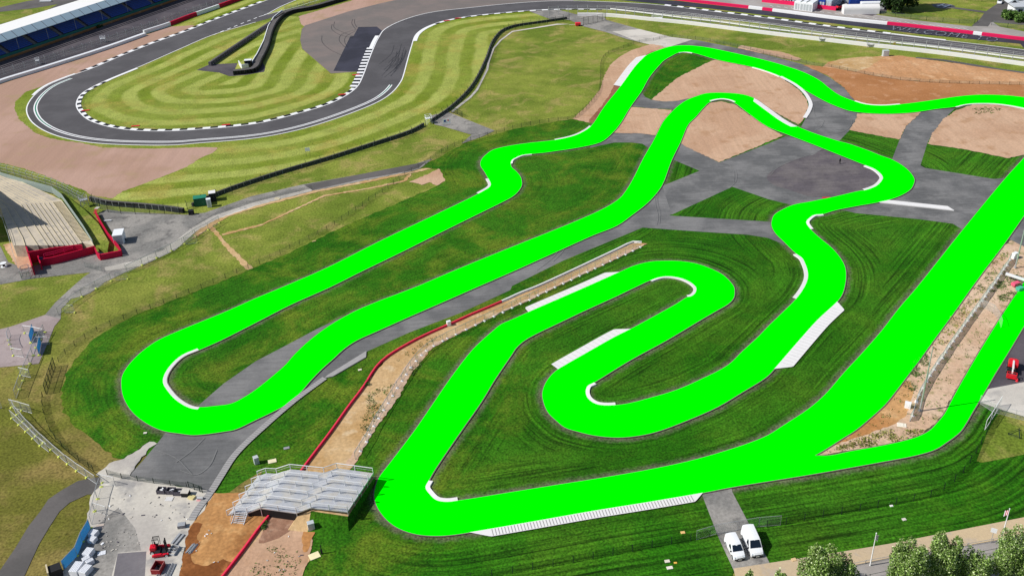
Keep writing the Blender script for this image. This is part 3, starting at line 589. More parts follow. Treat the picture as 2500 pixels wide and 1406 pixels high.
M_SLIT2 = plain('kerb_groove', (134, 132, 131), .9, .1, amp=.05); M_RIB = plain('weathered_kerb', (160, 158, 156), .8, .1, amp=.12)
def pad(line, side, a, b, w, ta, tb, rib, flip=False):
    'wide concrete run-off kerb with slanting ends and cross joints'
    L = resamp(cut(line, a, b), .4); n = len(L); mb = MB(); zz = zk + .02
    D = [0.]
    for p, q in zip(L[:-1], L[1:]): D.append(D[-1] + (q - p).length)
    T = D[-1]; W_ = [w * min(1, d / max(ta, .01), (T - d) / max(tb, .01)) for d in D]
    o = [offs(L, side * .0)[i] for i in range(n)]
    nr = [(offs(L, side * 1.)[i] - L[i]) for i in range(n)]
    for i in range(n - 1):
        q = [L[i], L[i + 1], L[i + 1] + nr[i + 1] * W_[i + 1], L[i] + nr[i] * W_[i]]
        if side < 0: q = q[::-1]
        mb.poly([(p.x, p.y, zz) for p in q])
    mb.mat(1); s = rib; d = ta + .2
    while d < T - tb - .2:
        i = min(int(d / .4), n - 2); p = L[i] + (L[i + 1] - L[i]).normalized() * (d - D[i]); m = nr[i]
        mb.box((p.x + m.x * w * .5, p.y + m.y * w * .5, zz + .006), (.09 if rib > .6 else .13, w * .86, .012), math.atan2(m.y, m.x) - math.pi / 2)
        d += s
    return mb.build('kerb_pad', [M_KERB, M_SLIT], kart)
pad(KA, -1, (1540,805), (1359,906), 2.1, 2.6, .4, 1.2)
pad(KA, -1, (1890,903), (2044,738), 2.6, 2.6, 2.2, 1.1)
pad(KA, -1, (1841,242), (1956,312), 1.8, 2.5, .6, 1.3)
pad(KB, 1, (1515,213), (1580,136), 2.6, .8, 4., 1.6)
pad(KB, 1, (1290,764), (1515,665), 1.9, .5, 2.6, 1.2)
M_SLIT = plain('kerb_slot', (150, 148, 146), .9, .1, amp=.05)
pad(KB, 1, (1716,1205), (1143,1302), 1.65, 1.9, 3.1, .5)
L = crom(gxy([(1905,189),(1940,208),(1962,226),(1974,243),(1979,258),(1973,276),(1964,290)]), False, 5)
mb = MB(); ribbon(mb, L, -.6, .6, zk + .02); mb.build('kerb_pad', M_KERB, kart)
mb = MB().extr(gxy([(2145,496),(2170,491),(2313,506),(2329,516)]), 0, zk + .05); mb.build('kerb_pad', M_KERB, kart)
mb = MB().extr(gxy([(895,859),(894,874),(813,921),(793,925),(800,918)]), 0, zk + .04); mb.build('kerb_pad', M_RIB, kart)
Ls = gxy([(793,925),(720,979),(650,1039),(576,1110),(540,1164),(518,1199),(480,1250),(466,1275)]); L = resamp(crom(Ls, False, 6), .55)
mb = MB(); ribbon(mb, L, -.6, .6, zk + .015); mb.mat(1)
for i in range(1, len(L) - 1, 1):
    d = (L[i + 1] - L[i]).normalized(); mb.box((L[i].x, L[i].y, zk + .02), (.14, 1.1, .012), math.atan2(d.y, d.x))
mb.build('kerb_pad', [M_RIB, M_SLIT2], kart)
mb = MB().box((*G(2025, 484).to_2d(), .1), (3.6, .5, .2), -.1); mb.build('kerb_block', M_REDP, kart)

# ================================================================== THINGS
def part(mb, name, mats, t, **k):
    'mesh part given in world coordinates, hung under thing t'
    o = mb.build(name, mats, t, **k); o.matrix_parent_inverse = Matrix.Translation(-Vector(t.location)); return o
_pc = {}
def post_mesh(h, r, mat, top=0., lean=0.):
    key = (round(h, 2), r, mat.name, top, lean)
    if key not in _pc:
        mb = MB().tube((0, 0, 0), (0, 0, h), r, 6)
        if top: mb.tube((0, 0, h), (lean, 0, h + top), r * .9, 6)
        me = mb.build('post', mat); _pc[key] = me.data; bpy.data.objects.remove(me)
    return _pc[key]
def add_post(t, p, h, r, mat, rz=0., top=0., lean=0., z0=0.):
    o = bpy.data.objects.new('post', post_mesh(h, r, mat, top, lean)); o.location = (p[0] - t.location.x, p[1] - t.location.y, z0 - t.location.z); o.rotation_euler = (0, 0, rz); link(o, t); return o
def fence(name, label, px, h=1.3, sp=3.03, r=.055, pm=None, mm=None, rails=(), rr=.03, top=0., lean=0., z0=0., group=None, smooth=True, mesh_h=None, rail_mat=None):
    pm = pm or M_DPOST
    L = gxy(px); L = crom(L, False, 5) if smooth and len(L) > 2 else L
    Q = resamp(L, sp)
    if (Q[-1] - L[-1]).length > sp * .4: Q.append(L[-1])
    t = thing(name, label, 'fence', (Q[0].x, Q[0].y, 0), group=group)
    for i, p in enumerate(Q):
        a = Q[max(i - 1, 0)]; b = Q[min(i + 1, len(Q) - 1)]; an = math.atan2((b - a).y, (b - a).x)
        add_post(t, p, h, r, pm, an + math.pi / 2 if lean else an, top, lean, z0)
    if mm: part(MB().wall(Q, z0 + .05, z0 + (mesh_h or h) - .03, .012), 'mesh', mm, t)
    if rails:
        mb = MB()
        for z in rails: mb.chain([(p.x, p.y, z0 + z) for p in Q], rr, 5)
        part(mb, 'rail', rail_mat or pm, t)
    return t

# ---- low mesh fences round the kart circuit
fence('mesh_fence', 'long low mesh fence of dark posts up the left edge of the circuit grass', [(144,885),(158,867),(179,848),(204,829),(230,813),(294,784),(358,758),(421,734),(481,709),(560,676),(649,638),(674,626),(720,603),(765,580),(805,558),(842,533),(875,511),(907,488),(935,470),(963,448),(992,427),(1013,415),(1041,400),(1069,380),(1100,362),(1150,344),(1208,328),(1258,314),(1345,298),(1398,292),(1425,272),(1450,245)], mm=M_MESH)
fence('mesh_fence', 'low dark mesh fence curving round the bright grass mound above the bare dirt', [(1450,245),(1462,226),(1466,190),(1470,148),(1488,131),(1520,119),(1547,109),(1572,103),(1599,100),(1630,92),(1668,95),(1700,97),(1750,105),(1815,119),(1875,135),(1907,143),(1940,150),(1990,161),(2025,165),(2078,176),(2137,187),(2200,197),(2290,204),(2400,207),(2520,209)], mm=M_MESH, r=.05, h=1.2)
fence('mesh_fence', 'low dark mesh fence in the shade of the posts beside the big left hairpin', [(105,969),(105,994),(113,1027),(125,1056),(140,1077),(175,1112),(213,1137),(228,1149)], mm=M_MESHG)
fence('mesh_fence', 'short low mesh fence across the bottom of the grey tarmac ramp', [(263,1160),(301,1170),(340,1176),(381,1182),(420,1187),(462,1192)], mm=M_MESHG)
fence('mesh_fence', 'green mesh fence along the grass below the ribbed kerb', [(1100,1425),(1180,1412),(1225,1405),(1276,1395),(1326,1387),(1376,1378),(1425,1369),(1473,1360),(1521,1351),(1568,1342),(1615,1333),(1663,1324),(1709,1316),(1749,1308)], mm=M_MESHG, h=1.5)
fence('mesh_fence', 'green mesh fence curving through the lower right grass up to the pale ground', [(1872,1288),(1919,1281),(1964,1272),(2008,1264),(2051,1257),(2095,1249),(2139,1240),(2183,1233),(2224,1225),(2263,1217),(2299,1200),(2326,1180),(2348,1159),(2378,1114),(2401,1073),(2411,1054),(2422,1018)], mm=M_MESHG, h=1.6)
fence('mesh_fence', 'thin mesh fence with grey posts along the pale path left of the circuit', [(208,652),(258,664),(345,648),(388,628),(430,607),(476,565),(540,525),(625,500),(765,464)], pm=M_STEEL, r=.04, h=1.5, sp=5.5, mm=M_MESH)
fence('mesh_fence', 'low fence of thin posts on the beige verge beside the lower road', [(1990,1405),(2075,1384),(2163,1367),(2336,1339),(2510,1308)], h=.8, sp=4, r=.05, pm=M_STEEL, rails=(.7,), rr=.035)
fence('mesh_fence', 'thin rail fence on the far side of the lower road behind the trees', [(2060,1425),(2200,1395),(2360,1362),(2520,1330)], h=.9, sp=4, r=.04, pm=M_DPOST, rails=(.8,), rr=.03)
fence('mesh_fence', 'low fence of dark posts along the bottom of the helipad lawn', [(2150,37),(2215,46),(2270,52),(2330,57),(2372,60),(2386,55)], h=1.8, sp=6, r=.07, mm=M_MESH)
fence('mesh_fence', 'low fence of dark posts along the right lawn beside the service road', [(2420,62),(2460,68),(2540,78)], h=1.8, sp=6, r=.07, mm=M_MESH)
fence('field_fence', 'dark post fence at the top of the helipad lawn behind the parked white car', [(2290,-8),(2340,0),(2400,5),(2470,11),(2520,14)], h=2.2, sp=6, r=.08, rails=(.7, 1.4, 2.1), rr=.05)
def gate(name, label, px, h, sp, mat, mm, solid=False, rails=(.1,)):
    t = fence(name, label, px, h=h, sp=sp, r=.07, pm=mat, mm=mm, rails=tuple(rails) + (h - .05,), rr=.045, smooth=False); t['category'] = 'gate'; return t
gate('mesh_gate', 'tall dark green mesh gate standing on the grass left of the hairpin', [(113,962),(123,930),(135,895)], 2.3, 1.9, M_DPOST, M_MESHG, rails=(.1, 1.2))
gate('mesh_gate', 'short green mesh gate leaf at the bottom of the grey tarmac ramp', [(462,1192),(495,1204)], 1.5, 1.2, M_DPOST, M_MESHG)
gate('mesh_gate', 'row of black gate frames across the dark apron at the top of the bright mound', [(1424,62),(1440,59),(1453,56),(1466,53),(1479,50)], 3., 2.4, M_BLK, M_MESH)
gate('mesh_gate', 'green mesh gate with dark posts next to the trackside platform', [(1102,275),(1117,280),(1132,288)], 1.9, 3., M_DPOST, M_MESHG)
gate('mesh_gate', 'open wire frame gate on the path below the red terrace wall', [(52,680),(55,665),(78,662),(81,678),(54,683)], 2., 2.4, M_STEEL, M_MESHW, rails=(.1, 1.))
gate('barrier_frame', 'thin green metal frame lying on the patchy grass at the right edge', [(2461,1062),(2478,1078),(2502,1064),(2484,1048),(2461,1062)], .5, 3., M_DPOST, None)
for px, lb in (([(1700,1318),(1748,1304)], 'left of the vans lane'), ([(1748,1304),(1803,1294)], 'across the lane just above the vans'), ([(1803,1294),(1852,1286)], 'right of the vans lane'), ([(1853,1286),(1905,1282)], 'on the grass right of the vans, white framed')):
    t = fence('temporary_fence_panel', 'temporary mesh fence panel ' + lb, px, h=2., sp=3.4, r=.03, pm=M_STEEL, mm=M_MESHW, rails=(.12, 1.97), rr=.03, smooth=False); t['category'] = 'fence panel'; t['group'] = 'temporary fence panels by the vans'

# ---- temporary fence panels on the left, with yellow foot blocks
def make_panel(w=3., h=2., mm=None, foot=None, tilt=0., low=False):
    t = thing('temporary_fence_panel', '', 'fence panel')
    mb = MB(); r = .04
    mb.tube((0, 0, .12), (0, 0, h), r).tube((w, 0, .12), (w, 0, h), r).tube((0, 0, h), (w, 0, h), r + .012).tube((0, 0, .15), (w, 0, .15), r)
    mb.build('frame', M_STEEL, t)
    MB().wall([(0, 0), (w, 0)], .15, h, .01).build('mesh', mm or M_MESHW, t)
    b = MB().box((0, 0, .12), (.42, .62, .24), 0, taper=.86); b.box((.0, .0, .27), (.3, .2, .08)); b.build('foot', foot or M_YEL, t, bevel=.03)
    return t
protoY = make_panel()
used = {}
def panel_run(proto, px, label, group, brace=None, wmax=3.4, jit=.08, w0=3.):
    L = gxy(px); L = resamp(L, wmax) if wmax else L; out = []
    for a, b in zip(L[:-1], L[1:]):
        d = b - a; j = R.uniform(-jit, jit)
        if proto.name in used: o = dup(proto)
        else: o = proto; used[proto.name] = 1
        o.location = (a.x, a.y, 0); o.rotation_euler = (0, 0, math.atan2(d.y, d.x) + j * .3); o.scale = (d.length / w0, 1, 1)
        o['label'] = label; o['group'] = group; out.append(o)
    return out
gY = 'temporary mesh panels with yellow foot blocks'
panel_run(protoY, [(536,545),(513,560),(482,575),(446,600),(418,614),(388,628),(358,643),(329,658),(300,672)], 'temporary mesh panel with yellow foot block on the grass along the upper pale path', gY, wmax=4.2)
panel_run(protoY, [(272,687),(247,699),(215,717),(187,733),(167,750),(139,773),(120,790)], 'temporary mesh panel with yellow foot block beside the narrow diagonal path', gY, wmax=4.)
panel_run(protoY, [(110,812),(88,850),(78,878),(61,918),(51,944),(41,967),(33,995)], 'temporary mesh panel in the row that comes down from the pinkish plaza', gY, wmax=3.)
panel_run(protoY, [(33,995),(45,1018),(62,1036),(90,1066),(118,1092),(150,1120),(185,1148),(215,1168),(245,1188)], 'temporary mesh panel in the long diagonal row above the dark footpath', gY, wmax=3.)
panel_run(protoY, [(30,1022),(60,1050),(95,1085),(130,1112)], 'temporary mesh panel in the outer left row doubling the diagonal fence', gY, wmax=3.)
panel_run(protoY, [(248,1190),(240,1215),(232,1249),(222,1290)], 'temporary mesh panel between the footpath end and the blue screened fence', gY, wmax=3.)
panel_run(protoY, [(61,814),(100,820),(128,828)], 'temporary mesh panel standing loose across the upper plaza', gY, wmax=2.6)
panel_run(protoY, [(33,869),(78,876)], 'temporary mesh panel standing loose at the bottom of the plaza', gY, wmax=2.6)
panel_run(protoY, [(30,852),(20,835),(28,815)], 'temporary mesh panel standing on the left of the plaza', gY, wmax=2.)
panel_run(protoY, [(94,842),(134,842)], 'temporary mesh panel braced at the right of the plaza', gY, wmax=2.4)
panel_run(protoY, [(51,917),(98,928)], 'temporary mesh panel set crosswise as a brace below the plaza', gY, wmax=2.6)
panel_run(protoY, [(28,996),(88,1012)], 'temporary mesh panel set crosswise as a brace at the fence corner', gY, wmax=2.6)
panel_run(protoY, [(-30,1000),(28,994)], 'temporary mesh panel reaching out of the picture on the left', gY, wmax=2.6)
panel_run(protoY, [(250,1180),(297,1190)], 'temporary mesh panel crossing the top of the yard', gY, wmax=2.7)
panel_run(protoY, [(232,1249),(277,1262)], 'temporary mesh panel crossing the yard above the blue screen', gY, wmax=2.7)
panel_run(protoY, [(183,764),(150,765)], 'temporary mesh brace panel across the narrow path', gY, wmax=2.2)
panel_run(protoY, [(312,682),(275,686)], 'temporary mesh brace panel near the path junction', gY, wmax=2.6)
panel_run(protoY, [(482,594),(446,600)], 'temporary mesh brace panel on the grass beside the path bend', gY, wmax=2.6)
protoB = make_panel(mm=M_BLUE)
panel_run(protoB, [(222,1290),(204,1320),(197,1345),(185,1366),(160,1390),(120,1425)], 'temporary fence panel covered with a blue sheet at the bottom left', 'fence panels with blue sheets', wmax=3.)
for (x, y), (x2, y2) in (((96,868),(101,838)), ((76,838),(83,810))):
    o = dup(protoB); a = G(x, y); b = G(x2, y2); d = b - a; o.location = a; o.rotation_euler = (0, 0, math.atan2(d.y, d.x)); o.scale = (d.length / 3, 1, 1)
    o['label'] = 'temporary panel with a blue sheet on the plaza, ' + ('nearer one' if y > 850 else 'farther one')
# white footed fence in the middle
protoW = make_panel(w=2.4, h=1.7, foot=M_WHITE, mm=M_MESHW)
Wf = [(1563,605),(1545,614),(1527,623),(1508,631),(1490,639),(1472,648),(1453,657),(1434,666),(1415,675),(1395,685),(1375,694),(1355,703),(1334,714),(1314,723),(1293,734),(1271,743),(1250,753),(1228,764),(1206,774),(1183,785),(1161,795),(1138,806),(1113,818),(1092,828),(1081,834),(1059,846),(1041,858),(1029,869),(1016,883),(1003,899),(992,916),(982,932),(970,949),(959,968),(948,986),(937,1003),(925,1023),(913,1042),(903,1062),(895,1080),(880,1103),(868,1123)]
panel_run(protoW, Wf[:22], 'pale mesh panel on a white foot in the upper half of the strip fence', 'pale mesh panels on white feet', wmax=None, jit=.02, w0=2.4)
panel_run(protoW, Wf[21:], 'pale mesh panel on a white foot in the lower half of the strip fence', 'pale mesh panels on white feet', wmax=None, jit=.02, w0=2.4)
# grey screened fence on the right
protoS = make_panel(w=2.3, h=1.7, foot=M_WHITE, mm=M_SCRIM)
Sf = [(2466,636),(2459,650),(2451,660),(2444,670),(2438,681),(2430,692),(2422,704),(2413,714),(2406,726),(2397,737),(2390,749),(2381,760),(2372,772),(2363,785),(2354,797),(2346,810),(2337,822),(2328,835),(2318,848),(2309,862),(2301,876),(2290,889),(2281,904),(2271,919),(2262,933),(2254,949),(2244,966),(2237,982),(2228,1017),(2220,1031)]
panel_run(protoS, Sf, 'fence panel with pale grey sheet on white feet beside the wide start straight', 'fence panels with grey sheets', wmax=None, jit=.01, w0=2.3)
fence('temporary_fence_panel', 'thin bare fence frame angled across the dirt strip on the right', [(2392,750),(2430,768),(2445,800),(2440,806)], h=2., sp=3., r=.03, pm=M_STEEL, rails=(.1, 1.95), rr=.03, smooth=False, mm=M_MESHW)['category'] = 'fence panel'
fence('temporary_fence_panel', 'white topped mesh fence panel at the edge of the patchy right grass', [(2404,1050),(2424,1020),(2441,992)], h=2.2, sp=3., r=.04, pm=M_WHITE, rails=(.1, 2.15), rr=.05, smooth=False, mm=M_MESHG)['category'] = 'fence panel'
fence('temporary_fence_panel', 'grey mesh fence line between the patchy grass and the pale ground', [(2391,985),(2402,1000),(2440,1012),(2520,1032)], h=1.8, sp=3.4, r=.03, pm=M_STEEL, rails=(.1, 1.75), rr=.03, smooth=False, mm=M_MESHW)['category'] = 'fence panel'

# ---- red and white water-filled barrier
def barrier(name, label, px, runs, w, h, cat='barrier', smooth=True, z0=0., seg=2., taper=True, pname='section'):
    L = gxy(px); L = crom(L, False, 5) if smooth else L; L = resamp(L, seg)
    t = thing(name, label, cat, (L[0].x, L[0].y, 0)); n = len(L)
    for a, b, m in runs:
        i, j = int(a * (n - 1)), int(b * (n - 1)); S = L[i:j + 1]
        if len(S) < 2: continue
        mb = MB().wall(S, z0, z0 + h * .45, w).wall(S, z0 + h * .45, z0 + h, w * (.6 if taper else 1.02))
        part(mb, pname, m, t)
    return t
M_BARR = plain('red_plastic', (238, 50, 84), .45, .4, amp=.08)
barrier('water_barrier', 'long low red plastic barrier snaking up the dirt strip and turning white', [(540,1416),(600,1338),(625,1303),(658,1262),(700,1205),(740,1147),(810,1054),(848,1000),(888,947),(918,900),(945,874),(1001,840),(1045,818),(1093,797),(1150,771),(1200,750),(1250,728),(1269,719),(1308,704),(1400,662),(1500,615),(1550,593),(1568,595)], [(0, .695, M_BARR), (.695, 1, M_WHITE)], .42, .6)

# ---- concrete walls and catch fences of the race track
def catch(name, label, px, h=3.6, sp=4., mat=None, lean=.5, mm=None, rails=(1.2, 2.2, 3.1), r=.07, z0=0.):
    t = fence(name, label, px, h=h, sp=sp, r=r, pm=mat or M_STEEL, mm=mm or M_MESH, rails=rails, rr=.035, top=.5, lean=lean, z0=z0); t['category'] = 'catch fence'; return t
WL = [(1290,46),(1340,44),(1410,40),(1460,40),(1510,43),(1588,51),(1670,59),(1751,69),(1875,85),(1995,99),(2113,113),(2301,134),(2500,161),(2640,180)]
barrier('concrete_wall', 'long pale concrete wall with a tall steel fence on the near side of the back straight', WL[2:], [(0, 1, M_KERB)], .9, 1.25, 'wall', taper=False, seg=4)
catch('catch_fence', 'tall galvanised debris fence with double top rails above the pale wall', [(x, y - 4) for x, y in WL[1:]], h=3.4, sp=4.1, lean=.01, rails=(2.4, 3.3, 3.8), r=.11, mm=see_through('clear_wire', (150, 150, 150), .06))
barrier('guard_rail', 'thin white guard rail between the pale wall and the back straight', [(1490,25),(1560,33),(1670,47),(1751,56),(1875,73),(1995,87),(2113,100),(2301,121),(2500,147),(2640,166)], [(0, 1, M_WHITE)], .25, .45, 'guard rail', seg=4, z0=.3)
RW = [(1560,-12),(1651,1),(1851,24),(1907,31),(2050,49),(2246,69),(2372,84),(2455,94),(2462,95),(2540,104),(2640,117)]
barrier('concrete_wall', 'far wall of the back straight painted magenta red and white', RW, [(0, .30, M_PINK), (.30, .335, M_WHITE), (.335, .36, M_PINK), (.36, .625, M_WHITE), (.625, .805, M_PINK), (.805, .82, M_WHITE), (.82, 1, M_PINK)], 1., 1.1, 'wall', seg=1.5, taper=False)
barrier('scaffold_screen', 'low magenta red screen in front of the white hospitality units', [(1860,6),(1935,14),(1990,21),(2042,27)], [(0, 1, M_PINK)], .4, 1.6, 'barrier', taper=False)
barrier('concrete_wall', 'low red and white wall of the straight at the top left, in front of the grandstand', [(-80,234),(0,203),(100,172),(250,124),(358,86)], [(0, 1, M_WBOX)], 1.6, 1.1, 'wall', taper=False, seg=1.2)
barrier('concrete_wall', 'wall of alternating pale and dark red lengths beyond the first kerbs', [(352,84),(411,65),(463,45),(518,26),(571,7),(650,-22)], [(0, .19, M_WBOX), (.19, .40, M_CRIM), (.40, .58, M_WBOX), (.58, .80, M_CRIM), (.80, 1, M_WBOX)], .8, 1.6, 'wall', taper=False, seg=.9)
catch('catch_fence', 'steel catch fence on leaning posts behind the top left wall', [(-60,212),(0,189),(100,158),(250,110),(358,74),(411,56),(480,32),(560,2),(620,-20)], h=2.6, sp=4.4, lean=.3, rails=(.6, 1.5, 2.4))
catch('catch_fence', 'steel debris fence with angled tops above the left terrace', [(-40,412),(0,424),(33,431),(55,438),(74,443),(95,450),(116,456),(155,471),(173,481),(188,490),(210,500)], h=2.6, sp=2.9, lean=.7)
def tyre_wall(label, px, w=1.1, h=1.25, seg=1., mat=None, m2=None):
    L = resamp(crom(gxy(px), False, 5), seg); t = thing('tyre_barrier', label, 'tyre barrier', (L[0].x, L[0].y, 0))
    mb = MB(); cap = MB(); k = 0
    for p, q in zip(L[:-1], L[1:]):
        d = q - p; a = math.atan2(d.y, d.x); m = (p + q) / 2; jj = R.uniform(-.06, .06)
        for z in range(4): mb.box((m.x, m.y + jj, h * (z + .5) / 4), (seg * .94, w, h / 4 * .9), a)
        if k % 2 == 0: mb.mat(1).box((m.x, m.y, h * .5), (.12, w * 1.06, h * .98), a).mat(0)
        k += 1
    part(mb, 'tyre_stack', [mat or M_BLK, m2 or M_STEEL], t); part(MB().wall(L, h, h + .05, w * .7), 'belt', M_PATH, t); return t
M_TY2 = plain('grey_rubber', (92, 88, 96), .8, .2, amp=.2)
M_DKT = plain('weathered_tyre', (52, 53, 57), .8, .2, amp=.25, sc=2.)
M_STRAP = plain('strap_grey', (140, 146, 152), .7, .2)
tyre_wall('black tyre barrier with grey straps on the long run below the striped grass', [(470,505),(505,488),(560,466),(625,444),(700,420),(800,391),(900,359),(1000,326),(1035,308)], .6, 1., m2=M_STRAP, mat=M_DKT)
tyre_wall('black tyre barrier curving up beside the footworn path and the bright mound', [(1052,299),(1100,266),(1150,216),(1185,151),(1205,101),(1230,76),(1260,66),(1320,57),(1388,47)], .5, .9, m2=M_STEEL, mat=M_DKT)
tyre_wall('black tyre barrier with pale uprights above the dark gravel apron on the left', [(222,490),(262,500),(300,504),(350,508),(400,513),(452,520)], .9, 1.3, m2=M_STEEL)
tyre_wall('thin grey tyre barrier slanting across the striped infield', [(513,162),(560,130),(600,103),(640,76),(697,39)], 1.1, 1.5, m2=M_BLK, mat=M_TY2)
tyre_wall('thick black tyre barrier bending through the infield up to the top edge', [(571,182),(595,180),(618,176),(634,152),(650,120),(661,82),(674,58),(692,41),(715,32),(760,24),(810,10),(870,-8)], 2.6, 1.5, mat=M_BLK, m2=M_DPOST)
barrier('concrete_wall', 'white wall along the back of the thick black tyre barrier', [(584,158),(590,168),(613,165),(629,140),(645,108),(656,72),(669,50),(690,33)], [(0, 1, M_WBOX)], .3, 1.5, 'wall', smooth=False, seg=1, taper=False)
catch('catch_fence', 'dark catch fence with curved tops along the tyre barrier below the striped grass', [(458,512),(505,494),(560,472),(625,449),(700,426),(800,396),(900,364),(1000,331),(1040,312)], h=2., sp=4.6, lean=.35, mat=M_DPOST, rails=())
catch('catch_fence', 'dark catch fence climbing beside the tyre barrier and the worn footpath', [(1052,304),(1103,270),(1154,220),(1189,154),(1209,104),(1233,80),(1262,70),(1322,61),(1390,51)], h=2.4, sp=3.6, lean=.3, mat=M_DPOST, rails=(1.,))
catch('catch_fence', 'dark mesh fence in front of the tyre barrier with pale uprights', [(228,500),(268,520),(312,523),(360,524),(412,524),(448,524)], h=2.6, sp=4., lean=.3, mat=M_DPOST, rails=())
catch('catch_fence', 'grey catch fence above the black barrier at the top left of the runoff', [(697,33),(740,22),(800,4),(870,-16)], h=2.6, sp=3.4, lean=.3, rails=(2.5,))

# ---- small cabins, cabinets, containers
def cab_box(name, label, cat, px, d, mat, rz=0., roofm=None, doorm=None, plinth=True, door_side=1, bevel=.02, group=None, door_w=.6):
    p = G(*px); t = thing(name, label, cat, (p.x, p.y, 0), rz, group)
    MB().box((0, 0, d[2] / 2 + .06), d).build('body', mat, t, bevel=bevel)
    MB().box((0, 0, d[2] + .1), (d[0] * 1.05, d[1] * 1.05, .09)).build('roof', roofm or mat, t, bevel=.02)
    if plinth: MB().box((0, 0, .03), (d[0] * 1.1, d[1] * 1.1, .06)).build('plinth', M_CONC, t)
    y = -door_side * (d[1] / 2 + .015)
    dm = MB().box((0, y, d[2] * .5 + .06), (d[0] * door_w, .03, d[2] * .82)); dd = dm.build('door', doorm or mat, t)
    MB().box((d[0] * door_w * .35, y - .03 * door_side, d[2] * .5), (.05, .04, .16)).build('handle', M_STEEL, dd)
    return t
cab_box('utility_cabinet', 'grey utility cabinet on the dirt and grass edge right of the footbridge', 'cabinet', (761,1293), (1.0, .8, 1.45), M_GBOX, .35)
cab_box('utility_cabinet', 'grey utility cabinet on the grass above the footbridge stairs', 'cabinet', (627,1131), (.8, .8, 1.3), M_GBOX, .5)
cab_box('utility_cabinet', 'pale grey cabinet on the far grass above the brown field', 'cabinet', (2161,138), (2., 1.5, 2.), M_GBOX, 0)
cab_box('utility_cabinet', 'white cabinet beside the red barrier where it crosses the upper grass', 'cabinet', (1096,796), (.8, .6, 1.1), M_WBOX, .4)
cab_box('utility_cabinet', 'white cabinet behind the grey sheet fence at the foot of the light mast', 'cabinet', (2215,996), (1., .7, 1.1), M_WBOX, -.5)
cab_box('utility_cabinet', 'white cabinet beside the upper right light mast', 'cabinet', (2476,632), (1.2, .8, 1.4), M_WBOX, .5)
t = cab_box('box_trailer', 'large white box trailer parked by the red terrace wall on the dark apron', 'trailer', (294,590), (2.3, 3.6, 2.5), M_WBOX, .18, doorm=M_GBOX, plinth=False, door_w=.9)
wm = MB()
for s in (-1, 1): w = MB().tube((s * 1.12, .2, .34), (s * 1.28, .2, .34), .34, 14).build('wheel', M_BLK, t)
MB().tube((.0, 1.7, .45), (0, 2.9, .45), .06).box((0, 2.9, .3), (.2, .2, .6)).build('drawbar', M_STEEL, t)
cab_box('container', 'dark green steel container beside the tyre barrier', 'container', (491,500), (3.2, 2.2, 2.2), plain('green_steel', (24, 86, 64), .5, .3), .25, roofm=plain('green_roof', (40, 128, 100), .5, .3), plinth=False)
cab_box('portable_toilet', 'white portable toilet standing between the green container and a dark cabin', 'toilet', (512,505), (1.1, 1.1, 2.2), M_WBOX, .3, doorm=M_GBOX, plinth=False)
cab_box('equipment_cabin', 'dark cabin with a pale roof next to the portable toilet', 'cabin', (521,489), (1.7, 2., 2.3), M_BLK, .25, roofm=M_KERB, plinth=False)
cab_box('marshal_hut', 'small dark marshal hut with a white roof in the infield barrier corner', 'hut', (608,164), (2.6, 2., 2.6), M_BLK, .1, roofm=M_WBOX, plinth=False, doorm=M_GLASS)
cab_box('rubbish_bin', 'black wheeled bin at the end of the tyre barrier by the path', 'bin', (468,524), (1.3, 1., 1.1), M_BLK, .1, plinth=False)
# trackside platforms
def platform(label, px, w, d, h, rz, mat=None, sign=None):
    p = G(*px); t = thing('camera_platform', label, 'platform', (p.x, p.y, 0), rz); mat = mat or M_STEEL
    for sx in (-1, 1):
        for sy in (-1, 1): MB().tube((sx * w / 2, sy * d / 2, 0), (sx * w / 2 * .8, sy * d / 2 * .8, h), .06).build('leg', mat, t)
    MB().box((0, 0, h), (w, d, .12)).build('deck', mat, t)
    r = MB()
    for z in (h + .5, h + 1.): r.chain([(-w/2,-d/2,z),(w/2,-d/2,z),(w/2,d/2,z),(-w/2,d/2,z),(-w/2,-d/2,z)], .035)
    for sx in (-1, 1):
        for sy in (-1, 1): r.tube((sx * w / 2, sy * d / 2, h), (sx * w / 2, sy * d / 2, h + 1), .035)
    r.build('rail', mat, t); b = MB().tube((-w/2,-d/2,0), (w/2*.8,-d/2*.8,h), .04).tube((w/2,-d/2,0), (-w/2*.8,-d/2*.8,h), .04); b.build('brace', mat, t)
    return t
platform('white steel marshal platform where the two tyre barriers meet', (1047,302), 1.8, 1.6, 1.8, .4, M_WBOX)
platform('silver camera platform with a square frame top beside the left debris fence', (208,504), 2., 1.6, 2., .5)
platform('small lattice marshal post behind the wall at the top left', (94,158), 1.4, 1.4, 1.6, .3, M_WBOX)
platform('white camera post on the wall below the grandstand', (253,104), 2., 1.4, 1.6, .3, M_WBOX)
platform('low white marshal post behind the pale wall at the first fence gap', (1604,50), 4.2, 1.4, .9, -.1, M_WBOX)
platform('low grey marshal post behind the pale wall at the second fence gap', (2013,101), 4.2, 1.4, .9, -.1)
platform('low grey marshal post behind the pale wall at the third fence gap', (2130,115), 4.2, 1.4, .9, -.1)
def sign(name, label, px, w, h, z, mat, rz=0., pole=M_DPOST, two=False, face=None):
    p = G(*px); t = thing(name, label, 'sign', (p.x, p.y, 0), rz)
    for s in ((-1, 1) if two else (0,)): MB().tube((s * w * .4, 0, 0), (s * w * .4, 0, z + h), .04).build('post', pole, t)
    MB().box((0, -.05, z + h / 2), (w, .05, h)).build('panel', mat, t)
    if face: face(t, w, h, z)
    return t
